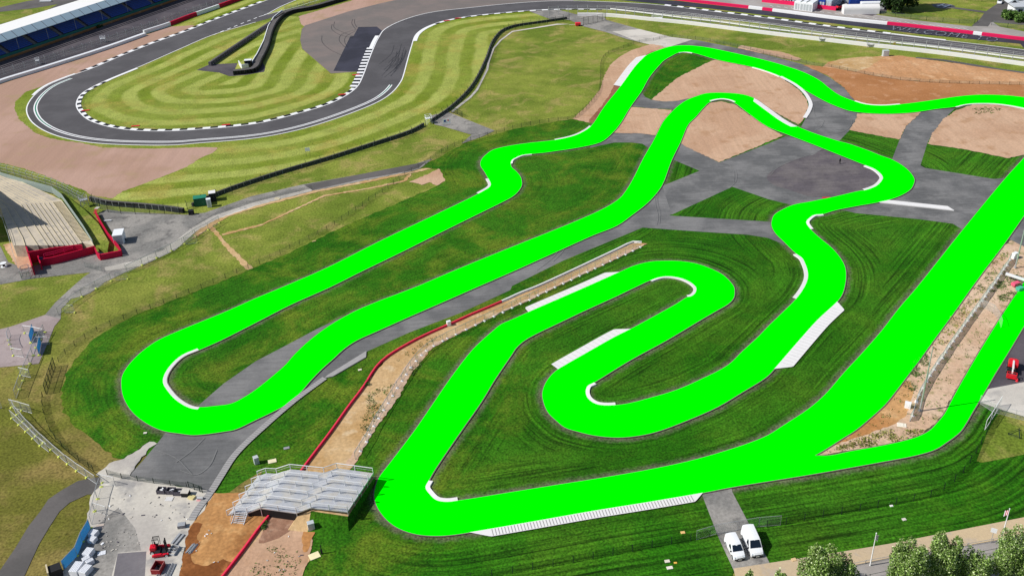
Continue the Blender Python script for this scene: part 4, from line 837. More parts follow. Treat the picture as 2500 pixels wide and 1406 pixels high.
def gate_face(t, w, h, z):
    MB().tube((-w * .22, -.08, z + h * .6), (-w * .22, -.1, z + h * .6), h * .24, 14).build('blue_disc', plain('sign_blue', (20, 60, 150), .5), t)
    MB().tube((w * .2, -.08, z + h * .72), (w * .2, -.1, z + h * .72), h * .16, 14).build('red_disc', M_REDP, t)
sign('gate_sign', 'white gate sign with a blue disc and a red disc on the grey apron', (1091,306), 2.4, 1.5, .5, M_WBOX, .1, M_STEEL, True, gate_face)
sign('trackside_board', 'white trackside board on two dark posts above the tyre barrier', (753,382), 1.4, 1.1, 1.6, M_WBOX, .1, M_DPOST, True)
sign('road_sign', 'small white square sign on a thin post beside the beige verge', (2418,1326), .8, .8, 2.2, M_WBOX, -.5, M_STEEL)
sign('notice_board', 'small yellow notice on the fence by the far straight', (2183,112), .9, .9, .3, plain('notice_yellow', (226, 190, 40), .6), 0)

# ---- flag poles and light masts
def flagpole(label, px, h, lean=0.):
    p = G(*px); t = thing('flagpole', label, 'flagpole', (p.x, p.y, 0), R.uniform(0, 3))
    MB().tube((0, 0, 0), (0, 0, h), .1, 8, .06).ball((0, 0, h + .06), .1).build('pole', M_WHITE, t)
    f = MB(); n = 7
    for i in range(n):
        x0 = .05 + .09 * i; s = math.sin(i * 1.7) * .09
        f.v += [(x0, s, h - .25 - .07 * i), (x0, s + .03, h - 1.1 - .12 * i)]
    for i in range(n - 1): f.mat(0 if i % 3 else 1).face((2*i, 2*i+2, 2*i+3, 2*i+1))
    f.build('flag', [plain('flag_white', (236, 232, 236), .8), plain('flag_red', (200, 40, 60), .8)], t); return t
flagpole('white flagpole with a drooping flag left of the small road sign, nearer the vans', (2124,1381), 6.3)
flagpole('white flagpole with a drooping flag at the far right of the beige verge', (2443,1320), 6.2)
def mast(label, px, h, pad):
    p = G(*px); t = thing('light_mast', label, 'light mast', (p.x, p.y, 0), .3)
    MB().tube((0, 0, 0), (0, 0, h), .16, 10, .08).build('pole', M_STEEL, t); MB().box((0, 0, .2), (.5, .5, .4)).build('base', M_STEEL, t)
    MB().box((.3, -.1, .06), (pad, pad * .8, .12)).build('plinth', M_CONC, t); return t
mast('tall slim light mast rising from a concrete base by the grey sheet fence', (2245,1005), 13.6, 3.)
mast('tall slim light mast on a white base at the right edge', (2478,656), 15., 4.)

# ---- vehicles
def wheel(t, x, y, r=.33, w=.22, rim=None):
    o = MB().tube((x, y - w / 2, r), (x, y + w / 2, r), r, 18).build('wheel', M_BLK, t)
    s = 1 if y > 0 else -1
    MB().tube((x, y + s * (w / 2 + .012), r), (x, y + s * (w / 2 - .05), r), r * .6, 14).build('rim', rim or M_STEEL, o)
M_TAIL = plain('tail_light', (170, 20, 24), .3); M_LAMP = plain('lamp_glass', (200, 210, 220), .1, .6); M_TRIM = plain('black_trim', (30, 31, 33), .6)
def car_body(t, prof, w, z_in=1.05, tuck=.17, mat=None):
    'closed body: side profile carried across the width, narrowing above the waist; nose rounded in plan'
    n = len(prof); mb = MB(); X = [p[0] for p in prof]; x0, x1 = min(X), max(X); cols = []
    for s in (-1, -.86, -.45, 0, .45, .86, 1):
        col = []
        for x, z in prof:
            k = 1 - tuck * max(0, z - z_in) / max(.3, max(p[1] for p in prof) - z_in)
            e = 1 - .10 * abs(s) ** 2.2 * (1 if x > x0 + (x1 - x0) * .86 else 0) * 1.6 - .03 * abs(s) ** 3 * (1 if x < x0 + .25 else 0)
            crown = .05 * (1 - s * s) if z > z_in + .3 else .03 * (1 - s * s) * (1 if z > .8 else 0)
            col.append((x - (.16 * abs(s) ** 3 if x > x1 - .5 else 0) + (.05 * abs(s) ** 3 if x < x0 + .2 else 0), s * w / 2 * k * (1 - (.05 if abs(s) == 1 and x > x1 - .3 else 0)), z + crown))
        cols.append(col)
    for c in cols: mb.v += c
    for j in range(len(cols) - 1):
        for i in range(n):
            i2 = (i + 1) % n; mb.face((j * n + i, j * n + i2, (j + 1) * n + i2, (j + 1) * n + i))
    mb.face(tuple(range(n))[::-1]); mb.face(tuple(range((len(cols) - 1) * n, len(cols) * n)))
    return mb.build('body', mat or M_WBOX, t, bevel=.03)
def van(label, front, rear, L, w, h, group=None):
    a = G(*front); b = G(*rear); d = (a - b).normalized(); rz = math.atan2(d.y, d.x); c = a - d * L / 2
    t = thing('van', label, 'van', (c.x, c.y, 0), rz, group)
    X = L / 2; hood = .95; wt = h - .06
    prof = [(-X + .02, .32), (-X, .75), (-X + .04, wt - .25), (-X + .16, h), (X - 2.1, h + .01), (X - 1.75, wt - .06), (X - 1.02, 1.14), (X - .22, .93), (X - .02, .72), (X, .4), (X - .08, .26), (-X + .1, .26)]
    car_body(t, prof, w)
    k = lambda z: w / 2 * (1 - .17 * max(0, z - 1.05) / (h - 1.05 + .01))
    zt = wt - .08; zb = 1.15; xt = X - 1.80; xb = X - 1.0
    ws = MB().poly([(xb + .02, -k(zb) * .86, zb + .035), (xb + .02, k(zb) * .86, zb + .035), (xt + .06, k(zt) * .82, zt + .055), (xt + .06, -k(zt) * .82, zt + .055)]); ws.build('windscreen', M_GLASS, t)
    for s in (-1, 1):
        q = [(xb - .28, s * (k(1.12) + .012), 1.12), (X - 2.35, s * (k(1.12) + .012), 1.12), (X - 2.3, s * (k(zt) + .012), zt - .02), (xt - .1, s * (k(zt) + .012), zt - .02)]
        MB().poly(q if s < 0 else q[::-1]).build('side_window', M_GLASS, t)
        mb = MB().box((xb - .18, s * (w / 2 + .12), 1.16), (.14, .22, .2)); mb.build('mirror', M_TRIM, t, bevel=.02)
        MB().box((X - .26, s * w * .36, .8), (.3, .34, .12), s * -.25, 0, .35).build('headlight', M_LAMP, t, bevel=.02)
        MB().box((-X - .005, s * w * .44, .95), (.05, .12, .34)).build('tail_light', M_TAIL, t)
        for x in (X - .85, -X + .85): wheel(t, x, s * (w / 2 - .1))
    MB().box((X - .03, 0, .42), (.14, w * .84, .2)).build('bumper', M_TRIM, t, bevel=.03)
    MB().box((X - .0, 0, .66), (.06, w * .44, .09)).build('grille', M_TRIM, t)
    MB().box((X + .05, 0, .44), (.02, .5, .11)).build('number_plate', plain('plate_white', (235, 235, 225), .5), t)
    MB().box((-X - .012, 0, 1.35), (.03, w * .7, .42)).build('rear_window', M_GLASS, t)
    return t
van('smaller white van on the left, parked on the lane below the fence', (1806,1371), (1783,1324), 4.35, 1.8, 1.82, 'white vans on the access lane')
van('larger white van on the right, parked beside the smaller one', (1849,1363), (1825,1308), 5.1, 1.95, 2.1, 'white vans on the access lane')
def car(label, px, rz, L=4.3, w=1.8, h=1.45, mat=None):
    p = G(*px); t = thing('car', label, 'car', (p.x, p.y, 0), rz); X = L / 2
    prof = [(-X, .35), (-X, .8), (-X + .15, .95), (-X + .6, h - .08), (-X + 1.3, h), (.1, h), (.95, .98), (X - .3, .84), (X, .66), (X, .35), (X - .1, .22), (-X + .1, .22)]
    car_body(t, prof, w, .9, .26, mat)
    MB().poly([(.93, -w * .4, 1.03), (.93, w * .4, 1.03), (.2, w * .33, h + .03), (.2, -w * .33, h + .03)]).build('windscreen', M_GLASS, t)
    MB().poly([(-X + .25, w * .4, 1.05), (-X + .25, -w * .4, 1.05), (-X + .66, -w * .33, h), (-X + .66, w * .33, h)]).build('rear_window', M_GLASS, t)
    for s in (-1, 1):
        q = [(.7, s * w * .478, 1.), (-X + .6, s * w * .478, 1.), (-X + .95, s * w * .40, h - .1), (.1, s * w * .40, h - .1)]
        MB().poly(q if s < 0 else q[::-1]).build('side_window', M_GLASS, t)
        MB().box((X - .12, s * w * .34, .68), (.16, .3, .12)).build('headlight', M_LAMP, t)
        for x in (X - .8, -X + .8): wheel(t, x, s * (w / 2 - .09), .31)
    return t
car('small white car parked at the top right by the dark post fence', (2440,9), math.radians(-118), 4.1)

def forklift():
    p = G(393, 1350); t = thing('forklift', 'red truck-mounted forklift with a mesh cab roof and black mast in the yard', 'forklift', (p.x, p.y, 0), math.radians(8))
    red = plain('forklift_red', (214, 16, 44), .35, .4, amp=.06)
    MB().box((-1., .45, .75), (.95, 1.0, .95)).box((-1., .45, 1.25), (.85, .9, .1)).build('engine_cover', red, t, bevel=.05)
    for s in (-1, 1): MB().box((.15, s * .95, .5), (2.4, .34, .34)).box((-.2, s * .95, .72), (1.2, .3, .14)).build('side_frame', red, t, bevel=.04)
    MB().box((-.35, 0, .55), (.8, 1.6, .35)).box((.3, 0, .4), (1.2, 1.1, .2)).build('chassis', M_BLK, t)
    c = MB()
    for sx in (-.95, -.05):
        for sy in (.35, 1.1): c.tube((sx, sy, .9), (sx + .08, sy, 2.45), .045)
    c.build('cab_frame', M_TRIM, t); r = MB()
    for i in range(6): r.box((-.87 + .16 * i, .72, 2.48), (.05, .85, .05))
    r.box((-.45, .32, 2.48), (1., .06, .07)).box((-.45, 1.12, 2.48), (1., .06, .07)).build('cab_roof', M_TRIM, t)
    MB().box((-.5, .75, 1.15), (.45, .45, .14)).box((-.72, .75, 1.45), (.1, .45, .55)).build('seat', M_BLK, t, bevel=.03)
    m = MB()
    for s in (-1, 1): m.box((1.0, s * .34, 1.45), (.16, .12, 2.4))
    for z in (.5, 1.2, 2.0, 2.55): m.box((1.0, 0, z), (.12, .7, .1))
    m.tube((.96, 0, .4), (.96, 0, 2.4), .05); m.build('mast', M_BLK, t)
    for s in (-1, 1): MB().box((1.55, s * .3, .16), (1.1, .12, .05)).box((1.06, s * .3, .45), (.05, .12, .6)).build('fork', M_BLK, t)
    for x, y in ((1.05, -1.02), (1.05, 1.02), (-1.2, .0)): wheel(t, x, y, .34, .26, M_WHITE)
    MB().tube((1., -.8, .3), (.4, -.8, .3), .05).build('axle', M_TRIM, t)
forklift()
def boom_lift():
    p = G(2470, 905); t = thing('boom_lift', 'red boom lift with a basket on the black tarmac at the right edge', 'boom lift', (p.x, p.y, 0), math.radians(62))
    red = plain('lift_red', (214, 30, 44), .4, .4, amp=.06)
    MB().box((0, 0, .55), (2.4, 1.3, .4)).build('chassis', M_TRIM, t, bevel=.04)
    MB().box((.7, 0, 1.25), (1.8, 1.7, .8)).tube((1.5, -.6, 1.25), (1.5, .6, 1.25), .5, 12).build('turret', red, t, bevel=.08)
    for x in (-.9, .9):
        for y in (-.8, .8): wheel(t, x, y, .42, .3)
    MB().box((-.6, 0, 1.7), (3.2, .3, .3), 0, 0, .08).box((-2., 0, 1.45), (1.6, .22, .22), 0, 0, -.3).build('boom', M_KERB, t)
    b = MB().box((-3.1, 0, .55), (.9, 1.7, .1))
    for z in (.95, 1.4): b.chain([(-3.5,-.8,z),(-2.7,-.8,z),(-2.7,.8,z),(-3.5,.8,z),(-3.5,-.8,z)], .045)
    for x, y in ((-3.5,-.8),(-2.7,-.8),(-2.7,.8),(-3.5,.8)): b.tube((x, y, .5), (x, y, 1.4), .045)
    b.box((-3.1, 0, .8), (.7, 1.4, .4)); b.build('basket', red, t)
boom_lift()

# ---- a walker on the round patch
def person(label, px, rz, top, legs):
    p = G(*px); t = thing('person', label, 'person', (p.x, p.y, 0), rz)
    V = [(0,0,.95),(0,0,1.15),(.02,0,1.42),(.03,0,1.52),(.05,0,1.66),(.04,.1,.9),(.12,.11,.5),(-.04,.11,.06),(.08,.11,.03),(-.02,-.1,.9),(-.06,-.11,.5),(-.22,-.11,.08),(-.1,-.11,.04),(.02,.2,1.4),(-.04,.26,1.14),(.08,.27,.92),(.02,-.2,1.4),(.06,-.26,1.14),(.2,-.25,.96)]
    E = [(0,1),(1,2),(2,3),(3,4),(0,5),(5,6),(6,7),(7,8),(0,9),(9,10),(10,11),(11,12),(2,13),(13,14),(14,15),(2,16),(16,17),(17,18)]
    rad = [.15,.14,.15,.055,.1,.1,.07,.05,.045,.1,.07,.05,.045,.07,.05,.035,.07,.05,.035]
    me = bpy.data.meshes.new('body'); me.from_pydata(V, E, []); o = bpy.data.objects.new('body', me); link(o, t)
    sk = o.modifiers.new('s', 'SKIN'); o.modifiers.new('u', 'SUBSURF').levels = 1
    for i, r_ in enumerate(rad): me.skin_vertices[0].data[i].radius = (r_, r_)
    me.skin_vertices[0].data[0].use_root = True
    me.materials.append(top)
    MB().ball((.05, 0, 1.7), (.1, .085, .12), 10, 8).build('hair', M_BLK, t); return t
person('person in dark clothes walking on the round dark patch of the paddock', (2050,401), 2., plain('dark_cloth', (34, 34, 38), .9), None)

# ---- grandstand at the top left
def grandstand():
    A = G(0, 152).to_2d(); B = G(300, 48).to_2d(); u = (B - A).normalized(); v = Vector((-u.y, u.x))
    t = thing('grandstand', 'long grandstand with blue seats, white roof and pale blue roof edge panels', 'grandstand', (A.x, A.y, 0))
    def p(s, d, z): q = A + u * s + v * d; return (q.x, q.y, z)
    S0, S1 = -34, 150
    def band(mb, pr, s0, s1, ends=True):
        'prism: profile in (d,z) carried along the stand'
        k = len(mb.v); n = len(pr)
        for s in (s0, s1): mb.v += [p(s, d, z) for d, z in pr]
        for i in range(n): j = (i + 1) % n; mb.face((k + i, k + n + i, k + n + j, k + j))
        if ends: mb.face(tuple(k + i for i in range(n))); mb.face(tuple(k + n + n - 1 - i for i in range(n)))
    mb = MB(); band(mb, [(3, 9.2), (13, 9.8), (13.4, 9.7), (13.4, 9.2), (3, 8.9)], S0, S1); part(mb, 'roof', plain('roof_white', (246, 244, 240), .5, .3, amp=.02), t)
    fm = plain('fascia_panel', (190, 212, 222), .35, .4, amp=.02); fs = MB(); band(fs, [(0, 7.), (3, 9.25), (3, 9.1), (.05, 6.88)], S0, S1); fs.mat(1); s = S0
    while s < S1: band(fs, [(-.01, 7.03), (2.98, 9.28), (3, 9.08), (.05, 6.86)], s - .09, s + .09); s += 5
    part(fs, 'fascia', [fm, M_TY2], t)
    st = MB(); N = 13
    for i in range(N): band(st, [(.8 + i * .85, 0), (.8 + i * .85, 1.7 + i * .45), (.8 + i * .85 + .85, 1.7 + i * .45), (.8 + i * .85 + .85, 0)], S0, S1)
    part(st, 'terrace', M_DARK, t)
    seatm = plain('blue_seat', (40, 92, 190), .5, .4, amp=.1); s = S0; k = 0
    while s + 11 < S1:
        mb = MB()
        for i in range(N):
            d0 = 1.0 + i * .85; z0 = 1.7 + i * .45; x = s
            while x < s + 11: 
                for (da, za, db, zb) in ((d0, z0 + .36, d0 + .38, z0 + .4), (d0 + .38, z0 + .4, d0 + .45, z0 + .78)):
                    mb.poly([p(x, da, za), p(x + .42, da, za), p(x + .42, db, zb), p(x, db, zb)])
                x += .55
        part(mb, 'seat_block', seatm, t)
        a = MB()
        for i in range(N * 2): band(a, [(.8 + i * .42, 1.75 + i * .225), (1.2 + i * .42, 1.75 + i * .225), (1.2 + i * .42, 1.85 + i * .225), (.8 + i * .42, 1.85 + i * .225)], s + 11.4, s + 12.8)
        part(a, 'stairway', M_PALE, t)
        s += 13.6; k += 1
    mb = MB(); band(mb, [(-.05, 1.), (-.05, 2.1), (.1, 2.1), (.1, 1.)], S0, S1); part(mb, 'parapet', plain('teal_panel', (36, 108, 98), .6, .3), t)
    mb = MB(); band(mb, [(.0, 0), (.0, 1.), (.8, 1.2), (.8, 0)], S0, S1); part(mb, 'base', M_BROWN, t)
    mb = MB(); band(mb, [(11.9, 0), (11.9, 9.1), (12.1, 9.1), (12.1, 0)], S0, S1); part(mb, 'back_wall', M_PATH, t)
    s = S0
    while s < S1:
        mb = MB().tube(p(s, 1.2, 1.5), p(s, 1.2, 7.6), .09).tube(p(s, 11.6, 6), p(s, 3, 9.), .1); part(mb, 'column', M_STEEL, t); s += 15
grandstand()
lb = thing('loading_platform', 'low white trailer bed lying on the road behind the grandstand', 'trailer', G(112, 6)); 
MB().box((0, 0, .5), (5.5, 1.2, .5), .0).box((0,0,.15),(4,.8,.3)).build('bed', M_WBOX, lb)
# steps and litter strip below the stand
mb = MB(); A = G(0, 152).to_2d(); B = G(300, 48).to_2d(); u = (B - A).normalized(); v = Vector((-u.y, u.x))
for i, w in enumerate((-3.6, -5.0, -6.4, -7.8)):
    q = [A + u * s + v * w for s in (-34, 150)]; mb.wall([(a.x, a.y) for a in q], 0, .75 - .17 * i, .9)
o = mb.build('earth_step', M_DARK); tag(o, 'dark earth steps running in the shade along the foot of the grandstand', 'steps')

# ---- terrace with crimson walls on the left
def terrace():
    t = thing('spectator_terrace', 'stepped concrete spectator terrace with crimson end walls', 'terrace', G(150, 600))
    Z = lambda p, z: [G(x, y, z).to_2d() for x, y in p]
    k = 7.8125; q = lambda L: [(x / k, 420 + y / k) for x, y in L]
    lines = [q([(-300,560),(0,650),(150,1120),(260,1400)]), q([(-300,440),(0,590),(120,680),(430,1250),(480,1400)]), q([(-300,330),(80,575),(240,660),(720,1400)]),
        q([(-300,240),(200,500),(400,625),(910,1400)]), q([(-300,190),(250,480),(490,620),(1010,1400)]), q([(-300,140),(320,470),(575,605),(1110,1400)]),
        q([(-300,90),(420,470),(660,600),(1215,1400)]), q([(-300,40),(520,480),(740,590),(1310,1400)]), q([(-300,-10),(600,490),(830,590),(1400,1390)]),
        q([(-300,-60),(690,480),(920,585),(1470,1380)]), q([(-300,-80),(790,460),(1000,570),(1560,1350)]), q([(-300,-130),(940,430),(1170,540),(1790,1400)])]
    n = len(lines); zz = [3.3 - i * .19 for i in range(n)]
    for i in range(n - 1):
        a = Z(lines[i], zz[i]); b = Z(lines[i + 1], zz[i]); mb = MB()
        if i == n - 2: mb.mat(0)
        mb.extr([tuple(p) for p in a] + [tuple(p) for p in b[::-1]], 0, zz[i]); part(mb, 'step', M_TERR, t)
        bb = MB(); bb.wall([tuple(p) for p in b], zz[i] + .005, zz[i] + .05, .1); part(bb, 'step_edge', M_TEDGE, t)
    mb = MB()
    def wl(px, z, h0, th=.3): mb.wall([tuple(G(x, y, z).to_2d()) for x, y in px], h0, z, th)
    e = lambda x, y: (x / 7.8125, 560 + y / 7.8125)
    wl([e(530, 430), e(1045, 345), e(1240, 325), e(1420, 300), e(1560, 295)], 3.0, 0)
    wl([e(455, 210), e(530, 430)], 3.0, 0); wl([e(530, 430), e(605, 690)], 2.6, 0); part(mb, 'end_wall', M_CRIM, t)
    mb = MB(); wl([e(735, 570), e(1000, 530), e(1420, 420), e(1790, 318)], 1.9, 0); wl([e(720, 500), e(765, 640)], 1.9, 0); part(mb, 'ramp_wall', M_CRIM, t)
    mb = MB(); wl([e(1790, 318), e(1850, 440), e(1905, 480)], 1.6, 0); wl([e(1905, 480), e(2305, 400)], 1.5, 0, .5); wl([e(2305, 400), e(2240, 290), (262, 568), (245, 540), (232, 515)], 1.3, 0); part(mb, 'side_wall', M_CRIM, t)
    mb = MB()
    for z in (.5, 1.0): mb.chain([(*G(*e(a, b), 1.9).to_2d(), 1.9 + z) for a, b in ((850, 540), (1030, 500), (1230, 440), (1400, 390))], .05)
    for a, b in ((850, 540), (1030, 500), (1230, 440), (1400, 390)): c = G(*e(a, b), 1.9); mb.tube((c.x, c.y, 1.8), (c.x, c.y, 2.9), .05)
    part(mb, 'handrail', M_PINK, t)
    mb = MB().extr([tuple(G(x, y, 1.1).to_2d()) for x, y in [e(1190, 540 - 1092), (152, 488), (228, 600), (262, 612), (266, 590), (240, 545), (205, 510), (165, 480), (130, 462)]][1:], 0, 1.0); part(mb, 'grass_bank', M_OLD, t)
    for s_, m_, hh in (([(228, 598), (205, 560), (152, 484), (128, 466), (60, 448), (0, 430), (-40, 420)], 1.2, 1.3),):
        L = [G(x, y, m_).to_2d() for x, y in s_]; part(MB().wall([tuple(p) for p in L], .4, m_ + hh, .08), 'wind_screen', plain('screen_panel', (150, 164, 158), .5, .3, amp=.1), t)
    st = MB(); L = [G(*p, 1.25).to_2d() for p in [(138, 496), (212, 592)]]; Q = resamp(L, .9)
    for a in Q: st.box((a.x, a.y, 1.35), (2.4, .14, .5), .15)
    part(st, 'stair', M_TEDGE, t)
    rl = MB()
    for z in (.5, 1.): rl.chain([(*G(x, y, 3.3).to_2d(), 3.3 + z) for x, y in [(-20, 500), (8, 540), (22, 580), (32, 620), (42, 650)]], .04)
    part(rl, 'handrail', M_STEEL, t)
    for (a, b) in ((600, 430), (780, 510)): c = G(*e(a, b + 15), 2.5); part(MB().box((c.x, c.y - .2, 2.2), (.9, .1, .7), .1), 'notice', plain('notice_navy', (30, 34, 70), .5), t)
M_TERR = ground_mat('terrace_concrete', [(196, 184, 164), (180, 170, 154), (150, 146, 140)], .12, .5, 2.5, .1, .1)
M_TEDGE = plain('step_nosing', (214, 200, 164), .8, .2, amp=.08)
terrace()
sheet('terrace_walk', [(8,600),(58,588),(80,655),(50,660),(32,640)], M_DIRT)
# unseen roof added past the left edge, outlined to cast the terrace shadow
t = thing('shade_roof', 'added unseen roof beyond the left edge, shaped to shade the terrace', 'roof', (-150, 226, 0))
rf = MB(); sh = [G(x, y, 2.6).to_2d() for x, y in [(-60, 440), (0, 468), (40, 498), (113, 547), (22, 567), (-60, 585)]]
dz = 14.; off = Vector((-math.cos(SUN_AZ), -math.sin(SUN_AZ))) * (dz - 2.6) / math.tan(SUN_EL)
sh = [s + off for s in sh]; sh[0] += Vector((-20, 6)); sh[-1] += Vector((-20, 0))
part(rf.extr([tuple(s) for s in sh], dz, dz + .3), 'roof_sheet', M_WBOX, t)
c0 = sh[0]; part(MB().tube((c0.x + 4, c0.y - 3, 0), (c0.x + 4, c0.y - 3, dz), .3), 'column', M_STEEL, t)
def spool():
    t = thing('cable_drum', 'empty white cable drum standing on the path at the left edge', 'cable drum', G(10, 651))
    MB().tube((0, 0, 0), (0, 0, .08), .75, 18).tube((0, 0, .9), (0, 0, .98), .75, 18).build('flange', M_WBOX, t); MB().tube((0, 0, .08), (0, 0, .9), .3, 12).build('core', M_BLK, t)
spool()

# ---- aluminium footbridge
def bridge():
    q = lambda x, y, z: G(540 + x / 6.25, 1120 + y / 6.25, z)
    z0, z1, z2, z3 = .15, .95, 2.0, 2.2
    F_ = [((95, 862), z0), ((215, 808), z1), ((400, 820), z1), ((600, 745), z2), ((1150, 822), z2), ((1370, 742), z3), ((1930, 803), z3)]
    B_ = [((560, 262), z0), ((690, 215), z1), ((850, 222), z1), ((1060, 155), z2), ((1570, 208), z2), ((1770, 140), z3), ((2320, 215), z3)]
    fr = [q(*p, z) for p, z in F_]; bk = [q(*p, z) for p, z in B_]
    t = thing('footbridge', 'wide silver temporary footbridge with zigzag railings over the red barrier', 'footbridge', (fr[2].x, fr[2].y, 0))
    alu = deck_mat()
    for i in range(6):
        mb = MB(); a, b, c, d = fr[i], fr[i + 1], bk[i + 1], bk[i]; N = max(2, int((b - a).length / .3)); 
        for k in range(N):
            u0, u1 = k / N, (k + .93) / N
            mb.poly([a.lerp(b, u0), a.lerp(b, u1), d.lerp(c, u1), d.lerp(c, u0)]); 
        mb.poly([p - Vector((0, 0, .16)) for p in (a, d, c, b)])
        for p1, p2 in ((a, b), (d, c), (b, c)): mb.poly([p1, p2, p2 - Vector((0, 0, .2)), p1 - Vector((0, 0, .2))])
        part(mb, 'ramp' if i in (0, 2, 4) and i else 'deck', alu, t)
    for j in range(6):
        f = j / 5.; pts = [fr[i].lerp(bk[i], f) for i in range(7)]; up = Vector((0, 0, 1.05)); rl = MB(); mesh = MB()
        for a, b in zip(pts[:-1], pts[1:]):
            rl.tube(a + up, b + up, .07, 6); rl.tube(a + up * .55, b + up * .55, .022, 4); mesh.poly([a + up * .06, b + up * .06, b + up, a + up])
        ps = []
        for a, b in zip(pts[:-1], pts[1:]):
            n = max(1, round((b - a).length / 2.6)); ps += [a.lerp(b, k / n) for k in range(n)]
        for p in ps + [pts[-1]]: rl.tube(p, p + up, .065, 5)
        r_ = part(rl, 'railing', M_ALU, t); m_ = mesh.build('infill', M_CLEAR, r_); m_.matrix_parent_inverse = Matrix.Translation(-Vector(t.location))
    lg = MB()
    for i in range(1, 7):
        for f in (0, .25, .5, .75, 1):
            p = fr[i].lerp(bk[i], f); lg.tube((p.x, p.y, 0), p, .05, 6); lg.box((p.x, p.y, .03), (.3, .3, .06))
    part(lg, 'leg', M_ALU, t)
    sk = MB(); pts = [fr[2], fr[3], fr[4]]  # black sheet standing in for the shade in the opening under the deck
    for a, b in zip(pts[:-1], pts[1:]):
        i3 = Vector((0, .6, 0)); sk.poly([a - Vector((0, 0, .2)), b - Vector((0, 0, .2)), Vector((b.x, b.y + .15, 0)), Vector((a.x, a.y + .15, 0))])
    part(sk, 'opening_shade', M_BLK, t)
    s = MB(); top0, top1 = q(215, 812, z1), q(400, 826, z1); d = Vector((top1 - top0)); bd = q(155, 1005, 0) - top0; bd.z = 0
    n = 7; 
    for k in range(n):
        o = bd * ((k + .5) / n); z = z1 * (1 - (k + .6) / n); w = bd / n * .34
        s.poly([top0 + o - w + Vector((0, 0, z - z1)), top1 + o - w + Vector((0, 0, z - z1)), top1 + o + w + Vector((0, 0, z - z1)), top0 + o + w + Vector((0, 0, z - z1))][::-1])
    for e in (top0, top1): s.tube(e, e + bd - Vector((0, 0, z1 - .1)), .07, 5); s.tube(e + Vector((0, 0, .9)), e + bd - Vector((0, 0, z1 - .9)), .035, 5); s.tube(e + bd - Vector((0, 0, z1)), e + bd - Vector((0, 0, z1 - .9)), .035, 5); s.tube(e, e + Vector((0, 0, .9)), .035, 5)
    part(s, 'stairs', M_ALU, t)
    # bank of earth the bridge end rests on
    c = [fr[4].lerp(bk[4], -.02), fr[5].lerp(bk[5], -.02), fr[6].lerp(bk[6], -.02), fr[6].lerp(bk[6], 1.02), fr[5].lerp(bk[5], 1.02), fr[4].lerp(bk[4], 1.02)]
    hs = [1.3, 1.7, 1.4, 1.2, 1.7, 1.3]; top = [Vector((p.x, p.y, h)) for p, h in zip(c, hs)]
    fo = [(-1.6, -1.8), (-.3, -3.4), (.3, -2.2), (.3, .8), (0, 1.2), (-1., 1.)]; R1 = [Vector((p.x + a, p.y + b, -.03)) for p, (a, b) in zip(c, fo)]; mb = MB()
    for i in range(6):
        j = (i + 1) % 6; mb.mat(0 if i in (0, 5) else 1)
        N = 6
        for k in range(N):
            for r in range(3):
                L = lambda u, v: R1[i].lerp(R1[j], u).lerp(top[i].lerp(top[j], u), v) + Vector((0, -.25 * math.sin(v * math.pi), -.12 * math.sin(v * math.pi)))
                mb.poly([L(k / N, r / 3), L((k + 1) / N, r / 3), L((k + 1) / N, (r + 1) / 3), L(k / N, (r + 1) / 3)])
    mb.mat(0).poly(top); o = mb.build('earth_bank', [M_TAN, M_KG]); o['kind'] = 'structure'
    for k, v in (('dist_kart', 4.), ('lines', .4), ('patch', .3)): at = o.data.attributes.new(k, 'FLOAT', 'POINT'); at.data.foreach_set('value', [v] * len(o.data.vertices))
def deck_mat():
    m = NT('bridge_deck', .45, .5, .25); f = m.noise(1., 3, .6, m.scaled((1.2, .35, 1))); g = m.math('MULTIPLY_ADD', m.math('SUBTRACT', f, .5), .35, 1.)
    k = m.mix(m.ss(m.noise(.5, 3), .45, .6), lin((196, 198, 202)), lin((206, 202, 194))); return m.col(m.gain(k, g))
M_ALU = plain('aluminium', (206, 208, 210), .4, .5, .2, amp=.05)
bridge()

# ---- goods lying in the yard
def goods(name, label, cat, px, rz, build, group=None):
    t = thing(name, label, cat, G(*px), rz, group); build(t); return t
def b_cage(fill):
    def f(t):
        c = MB(); 
        for z in (.12, .9): c.chain([(-.65,-.5,z),(.65,-.5,z),(.65,.5,z),(-.65,.5,z),(-.65,-.5,z)], .04)
        for x, y in ((-.65,-.5),(.65,-.5),(.65,.5),(-.65,.5)): c.tube((x, y, 0), (x, y, .95), .05)
        for s in (-1, 1): c.box((0, s * .5, .5), (1.3, .03, .75)); c.box((s * .65, 0, .5), (.03, 1., .75))
        c.build('cage', M_TY2, t)
        m = MB().box((0, 0, .2), (1.2, .9, .1)); RRR = random.Random(fill)
        for i in range(9): m.mat(RRR.choice((0, 1, 0))).box((RRR.uniform(-.42, .42), RRR.uniform(-.3, .3), RRR.uniform(.45, .85)), (RRR.uniform(.15, .7), .14, .16), RRR.uniform(0, 3))
        m.build('contents', [M_BLK, M_WHITE], t)
    return f
goods('stillage', 'mesh stillage with scrap and a red bar, first from the left in the yard row', 'stillage', (396,1203), -.1, b_cage(1), 'stillages in a row at the top of the yard')
goods('stillage', 'mesh stillage heaped with white parts, second in the yard row', 'stillage', (419,1204), -.1, b_cage(2), 'stillages in a row at the top of the yard')
goods('stillage', 'dark mesh stillage, third in the row and right next to the covered crate', 'stillage', (436,1207), -.1, b_cage(5), 'stillages in a row at the top of the yard')
goods('crate', 'crate with a grey cover at the right end of the stillage row', 'crate', (455,1210), -.1, lambda t: (MB().box((0, 0, .5), (1.25, 1.1, 1.), taper=.95).build('box', M_BLK, t, bevel=.04), MB().box((0, 0, 1.03), (1.28, 1.15, .09)).build('cover', M_YARD, t)))
